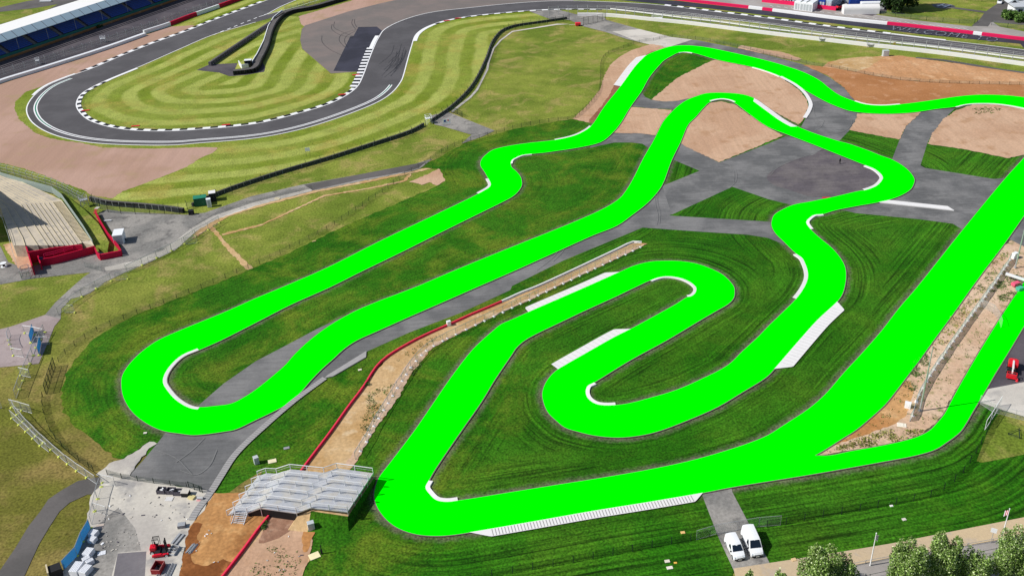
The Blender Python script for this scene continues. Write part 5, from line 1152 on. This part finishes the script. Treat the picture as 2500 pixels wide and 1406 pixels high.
def b_pallet(h=.14, wood=None, load=None, lm=None, ld=(1., 1.)):
    def f(t):
        m = MB()
        for i in range(6): m.box((0, -.42 + i * .168, h - .02), (1.2, .12, .03))
        for y in (-.42, 0, .42): m.box((0, y, h * .45), (1.2, .1, h * .7))
        m.build('pallet', wood or M_WOOD, t)
        if load:
            k = MB().box((0, 0, h + load / 2), (1.1 * ld[0], .95 * ld[1], load)); n = 5
            for i in range(n): k.box((-.5 * ld[0] + i * .25 * ld[0], 0, h + load + .01), (.19 * ld[0], .93 * ld[1], .04))
            k.build('load', lm or M_WBOX, t, bevel=.03)
    return f
goods('pallet_stack', 'low stack of pale pallets lying alone in front of the stillages', 'pallets', (414,1220), -.1, b_pallet(.28, M_KERB))
goods('pallet_stack', 'yellowish stack of boards right of the covered crate', 'pallets', (469,1217), -.35, b_pallet(.16, M_WOOD, .3, plain('yellow_board', (222, 208, 150), .8), (.9, .9)))
goods('pipe_roll', 'silver roll lying on a pink pallet by the ribbed kerb', 'roll', (490,1220), -.1, lambda t: (MB().box((0, -.15, .1), (1.1, .7, .2)).build('pallet', plain('pink_board', (220, 160, 160), .8), t), MB().tube((-.5, 0, .42), (.5, 0, .42), .24, 12).build('roll', M_STEEL, t)))
M_PACK = plain('wrapped_block', (226, 228, 232), .5, .3, amp=.04)
for px, rz, sz, lb in [((231,1309), 1.25, (1.15, 1.2, .85), 'white wrapped pallet load at the top of the group beside the blue sheets'), ((228,1323), 1.3, (1., 1.1, .7), 'white pallet load with a split top just below the topmost one'),
    ((219,1356), 1.35, (1.45, 1.25, .9), 'large white ribbed pallet load in the middle of the group'), ((213,1371), .7, (1.1, .8, .7), 'white pack turned aslant, the left of the two tilted ones'), ((222,1377), .7, (1.1, .7, .7), 'white pack turned aslant with a blue mark, the right of the two tilted ones'),
    ((190,1394), 1.4, (2.1, 1.3, .9), 'long white ribbed load nearest the blue sheets at the bottom edge'), ((212,1399), 1.25, (1.7, 1.25, .9), 'white ribbed load at the bottom edge, right of the long one')]:
    def bl(t, sz=sz):
        MB().box((0, 0, .06), (sz[0] * .95, sz[1] * .95, .12)).build('pallet', M_WOOD, t)
        m = MB().box((0, 0, .12 + sz[2] / 2), sz); n = 5
        for i in range(n): m.box((0, -sz[1] * .4 + i * sz[1] * .2, .13 + sz[2]), (sz[0] * .97, sz[1] * .15, .05))
        m.build('load', M_PACK, t, bevel=.04)
    goods('pallet_load', lb, 'pallet load', px, rz, bl, 'white pallet loads beside the blue sheeted fence')
goods('pallet_load', 'tan slotted pallet above the white loads', 'pallet load', (244,1287), .15, b_pallet(.24, plain('tan_board', (214, 196, 182), .8)))
goods('pallet_load', 'flat pallet with torn white wrapping, alone on the yard', 'pallet load', (249,1352), .3, b_pallet(.1, M_WOOD, .14, M_PACK, (1., .9)))
goods('foam_block', 'small white block lying alone right of the pallet loads', 'block', (251,1329), 1., lambda t: MB().box((0, 0, .15), (.5, .35, .3)).build('block', M_WBOX, t, bevel=.05))
goods('grating_stack', 'stack of grey slotted gratings at the top right of the yard', 'stack', (445,1287), .12, lambda t: ([MB().box((0, 0, .06 + .11 * i), (1.2, .95, .09)).build('grating', M_TY2 if i % 2 else M_STEEL, t) for i in range(6)], MB().box((0, 0, .72), (1.15, .9, .02)).build('top_plate', M_STEEL, t)))
def b_beams(t):
    for s in (-.33, .33): MB().box((0, s, .2), (2.3, .42, .14)).box((0, s, .33), (2.2, .34, .1)).build('beam', M_STEEL, t)
    MB().box((0, 0, .1), (2.2, .12, .1)).build('bearer', M_BLK, t)
goods('beam_stack', 'pair of long silver decks lying on the yard above the forklift forks', 'beams', (435,1318), 1.25, b_beams)
def b_frames(t):
    for k in range(5):
        z = .1 + .1 * k; m = MB(); m.chain([(-.9,-.6,z),(.9,-.6,z),(.9,.6,z),(-.9,.6,z),(-.9,-.6,z)], .045)
        for x in (-.3, .3): m.tube((x, -.6, z), (x, .6, z), .04)
        m.build('frame', M_STEEL, t)
    MB().box((0, 0, .04), (1.8, 1.2, .06)).build('base', M_TY2, t)
goods('frame_stack', 'stack of dark steel frames in front of the forklift', 'frames', (425,1347), 1.35, b_frames)
def b_tubes(L, w, n, seed):
    def f(t):
        rr = random.Random(seed)
        for i in range(n):
            y = rr.uniform(-w / 2, w / 2); z = .08 + rr.uniform(0, .35) * (1 - abs(y) / w); e = rr.uniform(-.15, .15)
            MB().tube((-L / 2 + e, y, z), (L / 2 + e, y + rr.uniform(-.05, .05), z), .06, 6).build('tube', M_STEEL, t)
    return f
goods('tube_bundle', 'bundle of short silver tubes lying on the orange dirt', 'tubes', (469,1341), 1.25, b_tubes(1.9, .9, 16, 1))
goods('tube_bundle', 'big bundle of long scaffold tubes next to the red skip', 'tubes', (414,1397), 1.5, b_tubes(3., 1.2, 30, 2))
def b_skip(t):
    red = plain('skip_red', (150, 40, 44), .7, .3, amp=.25); m = MB(); L, w, h = 1.9, 1.4, .95
    for s in (-1, 1): m.box((0, s * w / 2, h / 2 + .1), (L, .06, h)); m.box((s * L / 2, 0, h / 2 + .1), (.06, w, h))
    m.build('wall', red, t, bevel=.01); MB().box((0, 0, .12), (L - .08, w - .08, .08)).build('floor', M_BLK, t)
    r = MB().chain([(-L/2,-w/2,h+.12),(L/2,-w/2,h+.12),(L/2,w/2,h+.12),(-L/2,w/2,h+.12),(-L/2,-w/2,h+.12)], .05); r.build('rim', plain('skip_rim', (190, 120, 116), .6), t)
    c = MB(); rr = random.Random(4)
    for i in range(12): c.box((rr.uniform(-.7, .7), rr.uniform(-.45, .45), rr.uniform(.25, .45)), (.4, .15, .12), rr.uniform(0, 3))
    c.build('contents', M_BLK, t)
goods('skip', 'dark red open skip below the forklift', 'skip', (388,1392), 1.45, b_skip)
goods('board_pile', 'pile of grey boards at the very bottom below the red skip', 'boards', (384,1411), 1.5, b_tubes(1.6, 1., 10, 9))
goods('dark_hut', 'dark lean-to with a pale wooden side at the bottom left edge', 'hut', (128,1408), .5, lambda t: (MB().box((.6, 0, .8), (1.8, 1.6, 1.6)).build('body', M_BLK, t), MB().box((-.4, 0, .95), (.22, 2., 1.9), 0, 0, .1).build('side_board', M_WOOD, t)))
goods('plank', 'white plank propped beside the concrete wall on the dark apron', 'plank', (263,541), .1, lambda t: MB().box((0, 0, .3), (2., .35, .12)).build('board', M_WBOX, t))
goods('steel_stairs', 'short dark red stairs at the top of the crimson side wall', 'stairs', (240,518), 1.3, lambda t: (MB().box((0, 0, 1.2), (1.2, 1., .1)).build('landing', M_CONC, t), [MB().box((-.2 * i - .6, 0, 1.05 - .2 * i), (.24, 1., .05)).build('tread', M_CRIM, t) for i in range(5)]))
goods('pallet_stack', 'pale plywood sheet propped on the path above the trench', 'board', (677,486), -.4, lambda t: MB().box((0, 0, .12), (1.5, 1., .05), 0, .1).build('sheet', M_WOOD, t))
goods('red_trailer', 'small red machine at the end of the tyre barrier by the gates', 'machine', (1411,64), 0, lambda t: (MB().box((0, 0, .8), (2.2, 1.6, 1.1)).build('body', M_REDP, t, bevel=.1), MB().tube((-3.5, 0, .6), (-1, 0, .6), .08).build('drawbar', M_KERB, t), MB().tube((.5, -.9, .35), (.5, .9, .35), .35, 12).build('wheel', M_BLK, t)))
goods('lifting_beam', 'long white beam slanting at the right edge beside the light mast', 'beam', (2483,688), -.62, lambda t: MB().box((0, 0, 1.), (5., .5, .5), 0, 0, .12).build('beam', M_WBOX, t, bevel=.05))
goods('site_bin', 'turquoise and pink site bins by the right edge', 'bins', (2488,708), .4, lambda t: (MB().box((-.3, -.3, .5), (1.3, .9, .9), taper=1.1).build('green_bin', plain('turquoise', (80, 180, 150), .5), t, bevel=.05), MB().box((.3, 1.3, .8), (1.8, 1., .7)).build('pink_cover', plain('pink_cover', (226, 90, 120), .5), t, bevel=.1)))
goods('traffic_cone', 'red and white cone on the black tarmac at the right edge', 'cone', (2482,932), 0, lambda t: (MB().tube((0, 0, .05), (0, 0, .8), .3, 10, .05).build('cone', M_REDP, t), MB().box((0, 0, .03), (.7, .7, .06)).build('base', M_WHITE, t)))
goods('welded_portal', 'white steel frame standing at the right edge of the black tarmac', 'frame', (2503,930), .2, lambda t: MB().chain([(0, 0, 0), (0, 0, 3.2), (2, 0, 3.2), (2, 0, 0)], .08).tube((0, 0, 1), (2, 0, 1), .05).build('frame', M_WBOX, t))
goods('traffic_cone', 'orange traffic cone on the grass right of the larger van', 'cone', (1842,1296), 0, lambda t: (MB().tube((0, 0, .04), (0, 0, .6), .18, 10, .04).build('cone', plain('cone_orange', (240, 150, 40), .5), t), MB().box((0, 0, .02), (.42, .42, .04)).build('base', M_BLK, t)))
# concrete covers set into the grass
for px, w, d, rz, c, lb in [((768,1358), 1.6, 1.3, .5, (232, 222, 176), 'large pale yellow inspection cover beside the short black post'), ((665,1127), 1.4, 1., .3, (226, 216, 180), 'pale yellow inspection cover on the grass above the footbridge'), ((700,1095), 1., .6, .3, (150, 150, 156), 'small grey inspection cover on the grass above the footbridge'),
    ((879,904), .7, .5, .3, (220, 212, 190), 'small pale inspection cover on the grass left of the red barrier'), ((1667,1301), .65, .5, .1, (226, 186, 120), 'tan inspection cover on the grass left of the vans lane'), ((1629,1371), .75, .55, .1, (214, 206, 190), 'pale split inspection cover, upper one of the pair in the lower grass'),
    ((1635,1387), .9, .55, .15, (224, 218, 204), 'pale split inspection cover, lower one of the pair in the lower grass'), ((1649,1375), .45, .3, 0, (230, 180, 80), 'small yellow cap beside the pair of pale covers'), ((2207,1269), .6, .5, .2, (206, 200, 190), 'small grey inspection cover in the lower right grass'),
    ((2176,1236), .5, .35, .1, (240, 240, 236), 'small white cap by the lower right fence'), ((355,1058), .6, .45, .1, (220, 214, 200), 'small pale cover in the grass under the big left hairpin'), ((2201,1039), 1.5, 1.1, -.3, (236, 228, 210), 'pale slab on the dirt below the light mast'),
    ((1938,1367), .7, .55, .2, (214, 184, 140), 'tan block at the edge of the beige verge'), ((767,640 - 50), .9, .5, .5, (180, 160, 110), 'small tan slab beside the dark posts of the left fence')]:
    p = G(*px); o = MB().box((0, 0, .06), (w, d, .12)).build('inspection_cover', plain('cover_%d' % c[0], c, .8, .2, amp=.15), None, bevel=.02); o.location = p + Vector((0, 0, .09)); o.rotation_euler = (0, 0, rz); tag(o, lb, 'cover')
p = G(786, 1352); t = thing('bollard', 'short black post with a thin cable beside the large yellow cover', 'post', p); MB().tube((0, 0, 0), (0, 0, 1.9), .07).box((0, 0, .5), (.25, .2, .9)).build('post', M_BLK, t)
p = G(268, 1300)

# ---- compound at the top right
def unit(name, label, cat, px, d, rz, mat, roof=None, extra=None, group=None, arch=False):
    p = G(*px); t = thing(name, label, cat, (p.x, p.y, 0), rz, group)
    if arch:
        n = 10; pr = [(math.cos(math.pi * i / n) * d[1] / 2, d[2] * (.55 + .45 * math.sin(math.pi * i / n))) for i in range(n + 1)]; pr = [(d[1] / 2, 0)] + pr + [(-d[1] / 2, 0)]
        mb = MB(); k = len(pr)
        for x in (-d[0] / 2, d[0] / 2): mb.v += [(x, y, z) for y, z in pr]
        for i in range(k): j = (i + 1) % k; mb.face((i, j, k + j, k + i))
        mb.face(tuple(range(k))[::-1]); mb.face(tuple(range(k, 2 * k))); mb.build('body', mat, t)
    else:
        MB().box((0, 0, d[2] / 2), d).build('body', mat, t, bevel=.04); MB().box((0, 0, d[2] + .06), (d[0] * .98, d[1] * .96, .12)).build('roof', roof or mat, t)
        m = MB(); n = int(d[0] / 1.2)
        for i in range(n + 1): m.box((-d[0] / 2 + i * d[0] / n, 0, d[2] / 2), (.07, d[1] + .06, d[2] * .94))
        m.build('rib', mat, t)
    if extra: extra(t, d)
    return t
def doors(t, d):
    for s in (-1, 1): MB().box((s * d[0] * .22, -d[1] / 2 - .04, d[2] * .45), (d[0] * .3, .05, d[2] * .7)).build('door', M_GBOX, t)
def wins(t, d):
    for i in range(3): MB().box((-d[0] * .3 + d[0] * .3 * i, -d[1] / 2 - .04, d[2] * .55), (d[0] * .12, .05, d[2] * .25)).build('window', M_TY2, t)
M_TRB = plain('trailer_blue', (24, 62, 150), .45, .4, amp=.05); M_TRS = plain('trailer_silver', (178, 190, 204), .4, .5, amp=.04)
for i, x in enumerate((1963, 1976, 1990)):
    unit('hospitality_unit', ['white tall unit at the left of the white row behind the red screen', 'white tall unit in the middle of the white row behind the red screen', 'white tall unit at the right of the white row, next to the blue trailer'][i], 'unit', (x, 15 + i * 1.6), (3.0, 16, 3.4), -.62, M_WBOX, extra=doors, group='white units behind the red screen')
unit('trailer', 'long blue lorry trailer between the white units and the silver trailer', 'trailer', (2021,12), (2.5, 16, 3.6), -.62, M_TRB, extra=doors)
unit('trailer', 'long silver lorry trailer right of the blue one', 'trailer', (2036,13), (2.5, 16, 3.4), -.62, M_TRS, extra=doors)
unit('storage_tent', 'long white round topped storage tent beside the service road', 'tent', (2100,33), (14, 4.2, 3.6), -.1, M_KERB, arch=True)
unit('container', 'flat white container behind the round topped tent', 'container', (2128,22), (9, 3, 2.6), -.1, M_WBOX)
unit('container', 'blue container behind the storage tent', 'container', (2112,15), (13, 2.5, 2.8), -.1, M_TRB)
unit('site_building', 'large white building with dark window bands at the top edge', 'building', (2125,-2), (12, 7, 5.5), -.1, M_WBOX, extra=lambda t, d: [MB().box((0, -d[1] / 2 - .05, z), (d[0] * .96, .08, .35)).build('window_band', M_TY2, t) for z in (1.6, 3.4)])
unit('site_building', 'low white shed at the top edge left of the storage tent', 'shed', (2078,4), (6, 5, 3.4), -.1, M_WBOX, extra=wins)
unit('site_building', 'pale grey cabin at the left end of the white units', 'cabin', (1916,6), (4, 5, 2.6), -.1, M_KERB, extra=wins)
unit('site_building', 'grey cabin with a white stair beside it left of the white row', 'cabin', (1944,10), (3, 4, 4.4), -.1, M_TRS, extra=wins)
def machine(t):
    MB().box((0, 0, 1.), (2.4, 1.5, .9)).build('body', M_REDP, t, bevel=.1); MB().tube((1.2, -1, .6), (1.2, 1, .6), .6, 12).tube((-1., -.9, .45), (-1., .9, .45), .45, 12).build('wheel', M_BLK, t)
    MB().tube((1.8, 0, 1.), (3.4, 0, 1.2), .8, 14).build('tank', M_KERB, t); MB().box((-.2, 0, 1.9), (1., 1.1, 1.)).build('cab', M_GLASS, t)
goods('tractor', 'red tractor with a white tank between the silver trailer and the storage tent', 'tractor', (2048,24), .3, machine)
def house():
    p = G(2494, 34); t = thing('house', 'grey roofed white building with dark gables at the right top edge', 'building', (p.x, p.y, 0), -.1)
    MB().box((2.5, 2, 1.5), (12, 8, 3.)).build('wall', M_WBOX, t); rm = plain('roof_sheet', (190, 194, 198), .5, .3, amp=.05)
    MB().extr([(-4.2, -2.6), (9, -2.6), (9, 6.6), (-4.2, 6.6)], 3.0, 3.35).build('roof', rm, t)
    for i, (x, y) in enumerate(((-2.2, 5.), (1.2, 8.))):
        m = MB(); m.v += [(x - 2.4, y - 1.5, 3.3), (x + 2.4, y - 1.5, 3.3), (x, y - 1.5, 5.), (x - 2.4, y + 3, 3.3), (x + 2.4, y + 3, 3.3), (x, y + 3, 5.)]
        for f in ((0, 1, 2), (5, 4, 3), (0, 2, 5, 3), (1, 4, 5, 2)): m.face(f)
        m.build('gable_roof', rm, t); MB().poly([(x - 1., y - 1.53, 3.5), (x + 1., y - 1.53, 3.5), (x, y - 1.53, 4.5)]).build('gable_window', M_BLK, t)
    for x in (-1.5, 2.5, 6.): MB().box((x, -2.03, 1.7), (1.6, .06, 1.)).build('window', M_GLASS, t)
house()
# the letter on the helipad, as thick painted bars
hp = G(2304, 15.8); th = thing('helipad_letter', 'white letter H painted on the grey helipad disc', 'marking', (hp.x, hp.y, 0), math.radians(-52))
zz = ZL[0] + .01
MB().box((-1.35, 0, zz), (.85, 5.2, .02)).box((1.35, 0, zz), (.85, 5.2, .02)).box((0, 0, zz), (2.2, .85, .018)).build('paint', M_WHITE, th)
# parking bays on the service road
mb = MB(); Lr = resamp(gxy([(1885,17),(2050,37),(2246,61),(2380,76)]), 3.1)
for p in Lr:
    a = p + Vector((-.6, 1.4)); d = Vector((1., -2.6)).normalized(); mb.wall([tuple(a), tuple(a + d * 2.6)], zz, zz + .006, .28)
mb.build('bay_marking', M_KERB)['kind'] = 'structure'
# worn painted letters on the new asphalt strip
def letters():
    cu = bpy.data.curves.new('painted_lettering', 'FONT'); cu.body = 'WELCOME TO'; cu.size = 1.; cu.extrude = 0; cu.space_character = 1.15
    o = bpy.data.objects.new('painted_lettering', cu); link(o); dg = bpy.context.evaluated_depsgraph_get(); me = bpy.data.meshes.new_from_object(o.evaluated_get(dg)); bpy.data.objects.remove(o)
    xs = [v.co.x for v in me.vertices]; w = max(xs); a = G(2170, 74.5).to_2d(); b = G(2432, 104.5).to_2d(); u = (b - a); L = u.length; u.normalize(); v = Vector((-u.y, u.x)); up = (G(2300, 76).to_2d() - G(2300, 90.5).to_2d()).dot(v) * 1.05
    for q in me.vertices:
        p = a + u * (q.co.x / w * L) + v * (q.co.y * up); q.co = (p.x, p.y, ZL[0] + .02)
    me.materials.clear(); t = NT('worn_paint', .9, .1); k = t.mix(t.ss(t.noise(1.3, 6, .8), .44, .6), lin((58, 58, 70)), lin((150, 156, 168))); t.col(k); me.materials.append(t.m)
    o = bpy.data.objects.new('painted_lettering', me); link(o); o['kind'] = 'structure'
letters()

# ---- vegetation
def leaf_mat(name, a, b, c):
    t = NT(name, .8, .25); g = t.n('ShaderNodeNewGeometry'); k = t.mix(t.ss(g.outputs['Random Per Island'], .15, .75), lin(a), lin(b)); k = t.mix(t.ss(g.outputs['Random Per Island'], .84, .95), k, lin(c))
    return t.col(t.gain(k, t.math('MULTIPLY_ADD', t.math('SUBTRACT', t.noise(.9, 4, .6), .5), 1.6, 1.)))
M_LEAF = leaf_mat('poplar_leaves', (76, 106, 36), (142, 170, 88), (206, 218, 168)); M_LEAFD = leaf_mat('dark_leaves', (26, 44, 14), (44, 70, 24), (60, 90, 36)); M_LEAFM = leaf_mat('shrub_leaves', (52, 82, 30), (84, 118, 48), (120, 146, 74))
M_BARK = plain('bark', (96, 84, 70), .9, .1, amp=.2, sc=4)
def crown_mesh(seed, lobes, n, size, mat, name='crown'):
    rr = np.random.default_rng(seed); tot = sum(l[3] * l[4] * l[5] for l in lobes); V = []; Fc = []; 
    for (cx, cy, cz, rx, ry, rz) in lobes:
        m = int(n * rx * ry * rz / tot); u = rr.normal(size=(m, 3)); u /= np.linalg.norm(u, axis=1)[:, None]
        r = 1 - np.abs(rr.normal(size=m)) * .22; lump = 1 + .13 * np.sin(u[:, 0] * 7 + seed) * np.sin(u[:, 1] * 6 + seed * 2) + .1 * np.sin(u[:, 2] * 11 + seed); r = r * lump
        P = u * r[:, None] * np.array([rx, ry, rz]) + np.array([cx, cy, cz])
        a = rr.normal(size=(m, 3)) + u * .6 + np.array([0, 0, .4]); a /= np.linalg.norm(a, axis=1)[:, None]; b = np.cross(a, rr.normal(size=(m, 3))); b /= np.linalg.norm(b, axis=1)[:, None]; c = np.cross(a, b)
        s = size * rr.uniform(.6, 1.4, m)[:, None]
        k = len(V) * 1; q = np.stack([P - b * s, P - c * s * .6, P + b * s, P + c * s * .6], 1).reshape(-1, 3); base = sum(len(x) for x in V); V.append(q)
        Fc += [(base + 4 * i, base + 4 * i + 1, base + 4 * i + 2, base + 4 * i + 3) for i in range(m)]
    V = np.concatenate(V); me = bpy.data.meshes.new(name); me.from_pydata(V.tolist(), [], Fc); me.materials.append(mat); return me
def tree(label, px, h, w, seed, mat=M_LEAF, n=14000, size=.13, group=None, cat='tree', name='tree', trunk=.2):
    p = G(*px); t = thing(name, label, cat, (p.x, p.y, 0), R.uniform(0, 6), group); rr = random.Random(seed); lobes = [(0, 0, h * .52, w * .36, w * .36, h * .36)]
    for i in range(11):
        a = i * 2.4 + rr.uniform(-.3, .3); z = h * (.28 + .06 * i) * rr.uniform(.93, 1.05); r = w * .33 * (1.08 - abs(z / h - .5)); s = rr.uniform(.12, .2) * w
        lobes.append((math.cos(a) * r, math.sin(a) * r, min(z, h * .84), s, s, s * 2.3))
    for i in range(8):
        a = i * 2.1; r = w * rr.uniform(.05, .34); s = w * rr.uniform(.05, .08); lobes.append((math.cos(a) * r, math.sin(a) * r, h * rr.uniform(.78, .95) - r * .25, s, s, s * rr.uniform(3, 4.5)))
    me = crown_mesh(seed, lobes, n, size, mat); o = bpy.data.objects.new('crown', me); link(o, t)
    m = MB().tube((0, 0, 0), (0, 0, h * .35), trunk, 8, trunk * .75).tube((0, 0, h * .35), (.1, 0, h * .85), trunk * .75, 7, .04)
    for i in range(9):
        l = lobes[i + 1]; m.tube((0, 0, h * (.18 + .06 * i)), (l[0], l[1], l[2]), trunk * .35, 5, .02)
    m.build('trunk', M_BARK, t); return t
tree('broad leafy tree with silvery leaves, leftmost of those over the lower road', (1992,1462), 9., 6.4, 1, n=17000)
tree('smaller dark tree squeezed against the leftmost silvery one', (2050,1458), 7.4, 4.2, 2, M_LEAF, 6000)
tree('tall silvery tree standing in the middle of the beige verge view', (2203,1455), 9.5, 5.6, 3, n=17000)
tree('silvery tree right of the middle one, its crown slightly higher', (2292,1440), 9.6, 5.4, 4, n=17000)
tree('low darker tree between the middle pair and the right edge pair', (2362,1448), 7.8, 5., 5, n=8000)
tree('silvery tree second from the right corner of the picture', (2446,1428), 9.6, 5., 6, n=10000)
tree('dark tree cut by the bottom right corner', (2502,1440), 8.5, 4.6, 7, n=8000)
tree('small sapling top showing at the bottom edge below the beige verge', (1900,1452), 4.6, 2., 8, n=2500)
tree('tiny tree tip poking up by the vans lane at the bottom', (1826,1434), 3.4, 1.3, 9, n=1200, trunk=.08)
tree('huge dark clipped evergreen casting a shadow on the helipad lawn', (2193,26), 17, 15, 10, M_LEAFD, 15000, .45, trunk=.6)
def shrub(label, px, w, h, seed, mat=M_LEAFM, n=1200, size=.14, d=None):
    p = G(*px); t = thing('shrub', label, 'shrub', (p.x, p.y, 0)); rr = random.Random(seed); L = [(rr.uniform(-.4, .4) * w, rr.uniform(-.4, .4) * (d or w), h * .5, w * .26, (d or w) * .26, h * .55) for _ in range(9)]
    o = bpy.data.objects.new('foliage', crown_mesh(seed, L, n, size, mat)); link(o, t); MB().tube((0, 0, 0), (0, 0, h * .5), .06).build('stem', M_BARK, t); return t
shrub('round clipped green shrub against the white house wall, left one', (2464,46), 5., 3.2, 1, M_LEAFM, 2500, .3)
shrub('round clipped green shrub by the house, right one at the edge', (2492,52), 6., 3., 2, M_LEAFM, 2500, .3)
shrub('small bush on the dirt beside the red barrier below the footbridge', (648,1285), 1., .6, 7, M_LEAFM, 500, .1, 1.6)
shrub('small bush against the red barrier, halfway up the works strip', (897,938), .9, .6, 8, M_LEAFM, 500, .1, 2.)
shrub('dark shrubs in front of the grandstand at the top left', (245,62), 4., 1.4, 9, M_LEAFD, 900, .3, 12.)
# weeds: countless low tufts over the dirt strips
def weeds(name, label, polys, n, seed, mat, size=.09, clump=.5, zt=.22):
    rr = np.random.default_rng(seed); P = []
    for poly, k in polys:
        q = gxy(poly); A = np.array([(p.x, p.y) for p in q]); lo = A.min(0); hi = A.max(0); c = rr.uniform(lo, hi, (k * 3, 2)); c = c[inside(c, q)]
        c = c[np.sin(c[:, 0] * .9 + seed) * np.sin(c[:, 1] * .7 + c[:, 0] * .3) > -.35]; P.append(c)
    P = np.concatenate(P); m = 7; C = np.repeat(P, m, 0) + rr.normal(size=(len(P) * m, 2)) * clump * .35; Z = rr.uniform(.05, zt, len(C)); V = []; Fc = []
    a = rr.normal(size=(len(C), 3)); a /= np.linalg.norm(a, axis=1)[:, None]; b = np.cross(a, rr.normal(size=(len(C), 3))); b /= np.linalg.norm(b, axis=1)[:, None]; c2 = np.cross(a, b); s = size * rr.uniform(.6, 1.6, len(C))[:, None]
    Q = np.concatenate([C, Z[:, None]], 1); V = np.stack([Q - b * s, Q - c2 * s, Q + b * s, Q + c2 * s], 1).reshape(-1, 3)
    me = bpy.data.meshes.new(name); me.from_pydata(V.tolist(), [], [(4*i, 4*i+1, 4*i+2, 4*i+3) for i in range(len(Q))]); me.materials.append(mat); o = bpy.data.objects.new(name, me); link(o); o['kind'] = 'stuff'; o['label'] = label; o['category'] = 'weeds'
weeds('weeds', 'low green weeds scattered over the dirt strip between the start straight and pit lane', [([(2446,612),(2376,704),(2212,929),(2170,990),(2080,1070),(2020,1108),(2138,1088),(2238,1064),(2288,1028),(2348,929),(2448,764),(2490,690),(2500,610)], 900)], 0, 1, M_LEAFM, .11, .8)
weeds('weeds', 'green weeds on the works strip beside the red and white barrier', [([(1260,735),(1330,705),(1440,655),(1550,600),(1563,605),(1435,662),(1293,730),(1221,760)], 260), ([(900,960),(960,940),(930,1010),(890,1070),(880,1040)], 160), ([(960,890),(1040,850),(1090,810),(1000,850)], 90), ([(640,1340),(720,1330),(745,1400),(600,1420)], 60), ([(1000,905),(1040,870),(1030,890),(1005,920)], 30)], 0, 2, M_LEAFM, .1, .6)
weeds('weeds', 'patch of green weeds on the dirt at the upper right', [([(2365,268),(2400,262),(2450,266),(2440,275),(2380,282)], 45)], 0, 3, M_LEAFM, .13, .7)
M_DRYL = leaf_mat('dry_weeds', (104, 112, 50), (150, 146, 78), (182, 172, 112))
weeds('ground_cover', 'dense dark green nettles on the dirt around the pale grey sheet fence', [([(2206,948),(2226,886),(2262,862),(2268,880),(2262,905),(2246,935),(2232,958)], 420), ([(2380,704),(2420,660),(2440,668),(2412,706),(2385,724)], 170), ([(2424,706),(2450,668),(2500,676),(2500,700),(2470,698),(2440,706),(2424,716)], 260), ([(2438,724),(2470,714),(2492,716),(2470,735),(2440,738)], 120)], 0, 5, M_LEAFM, .08, .5, .25)
weeds('dry_weeds', 'yellowish dry weeds along the left side of the dirt strip by the start straight', [([(2270,850),(2330,770),(2400,680),(2445,612),(2462,620),(2400,715),(2340,800),(2290,868)], 700), ([(2030,1100),(2100,1070),(2180,1050),(2260,1050),(2230,1068),(2130,1090)], 200)], 0, 6, M_DRYL, .12, .7, .3)
M_TUFT = leaf_mat('grass_tufts', (84, 112, 30), (120, 140, 52), (150, 158, 84))
weeds('grass_tufts', 'thin green grass coming up through the dirt of the works strip', [([(620,1400),(655,1375),(700,1368),(712,1400),(690,1425),(625,1425)], 170), ([(892,1010),(905,975),(932,958),(938,975),(915,1000),(900,1030),(882,1045)], 200), ([(1290,725),(1400,675),(1430,664),(1370,700),(1300,730)], 150)], 0, 7, M_TUFT, .07, .45, .1)
def debris():
    mb = MB(); rr = random.Random(11)
    for px, n in (([(240,1300),(340,1300),(340,1345),(250,1345)], 26), ([(300,1200),(480,1230),(460,1270),(280,1290)], 34), ([(440,1330),(520,1290),(540,1380),(460,1395)], 10), ([(250,1220),(290,1210),(270,1280),(240,1290)], 12), ([(640,1330),(740,1300),(735,1390),(650,1400)], 8)):
        q = gxy(px); 
        for i in range(n):
            u, v = rr.random(), rr.random(); p = q[0].lerp(q[1], u).lerp(q[3].lerp(q[2], u), v); s = rr.uniform(.06, .2)
            mb.mat(rr.choice((0, 0, 1, 2))).box((p.x, p.y, .2), (s * rr.uniform(1, 3), s, .12), rr.uniform(0, 3))
    o = mb.build('rubble', [M_YARD, M_WHITE, M_TY2]); o['kind'] = 'stuff'; o['label'] = 'small stones and scraps scattered over the yard and the dirt'; o['category'] = 'rubble'
debris()
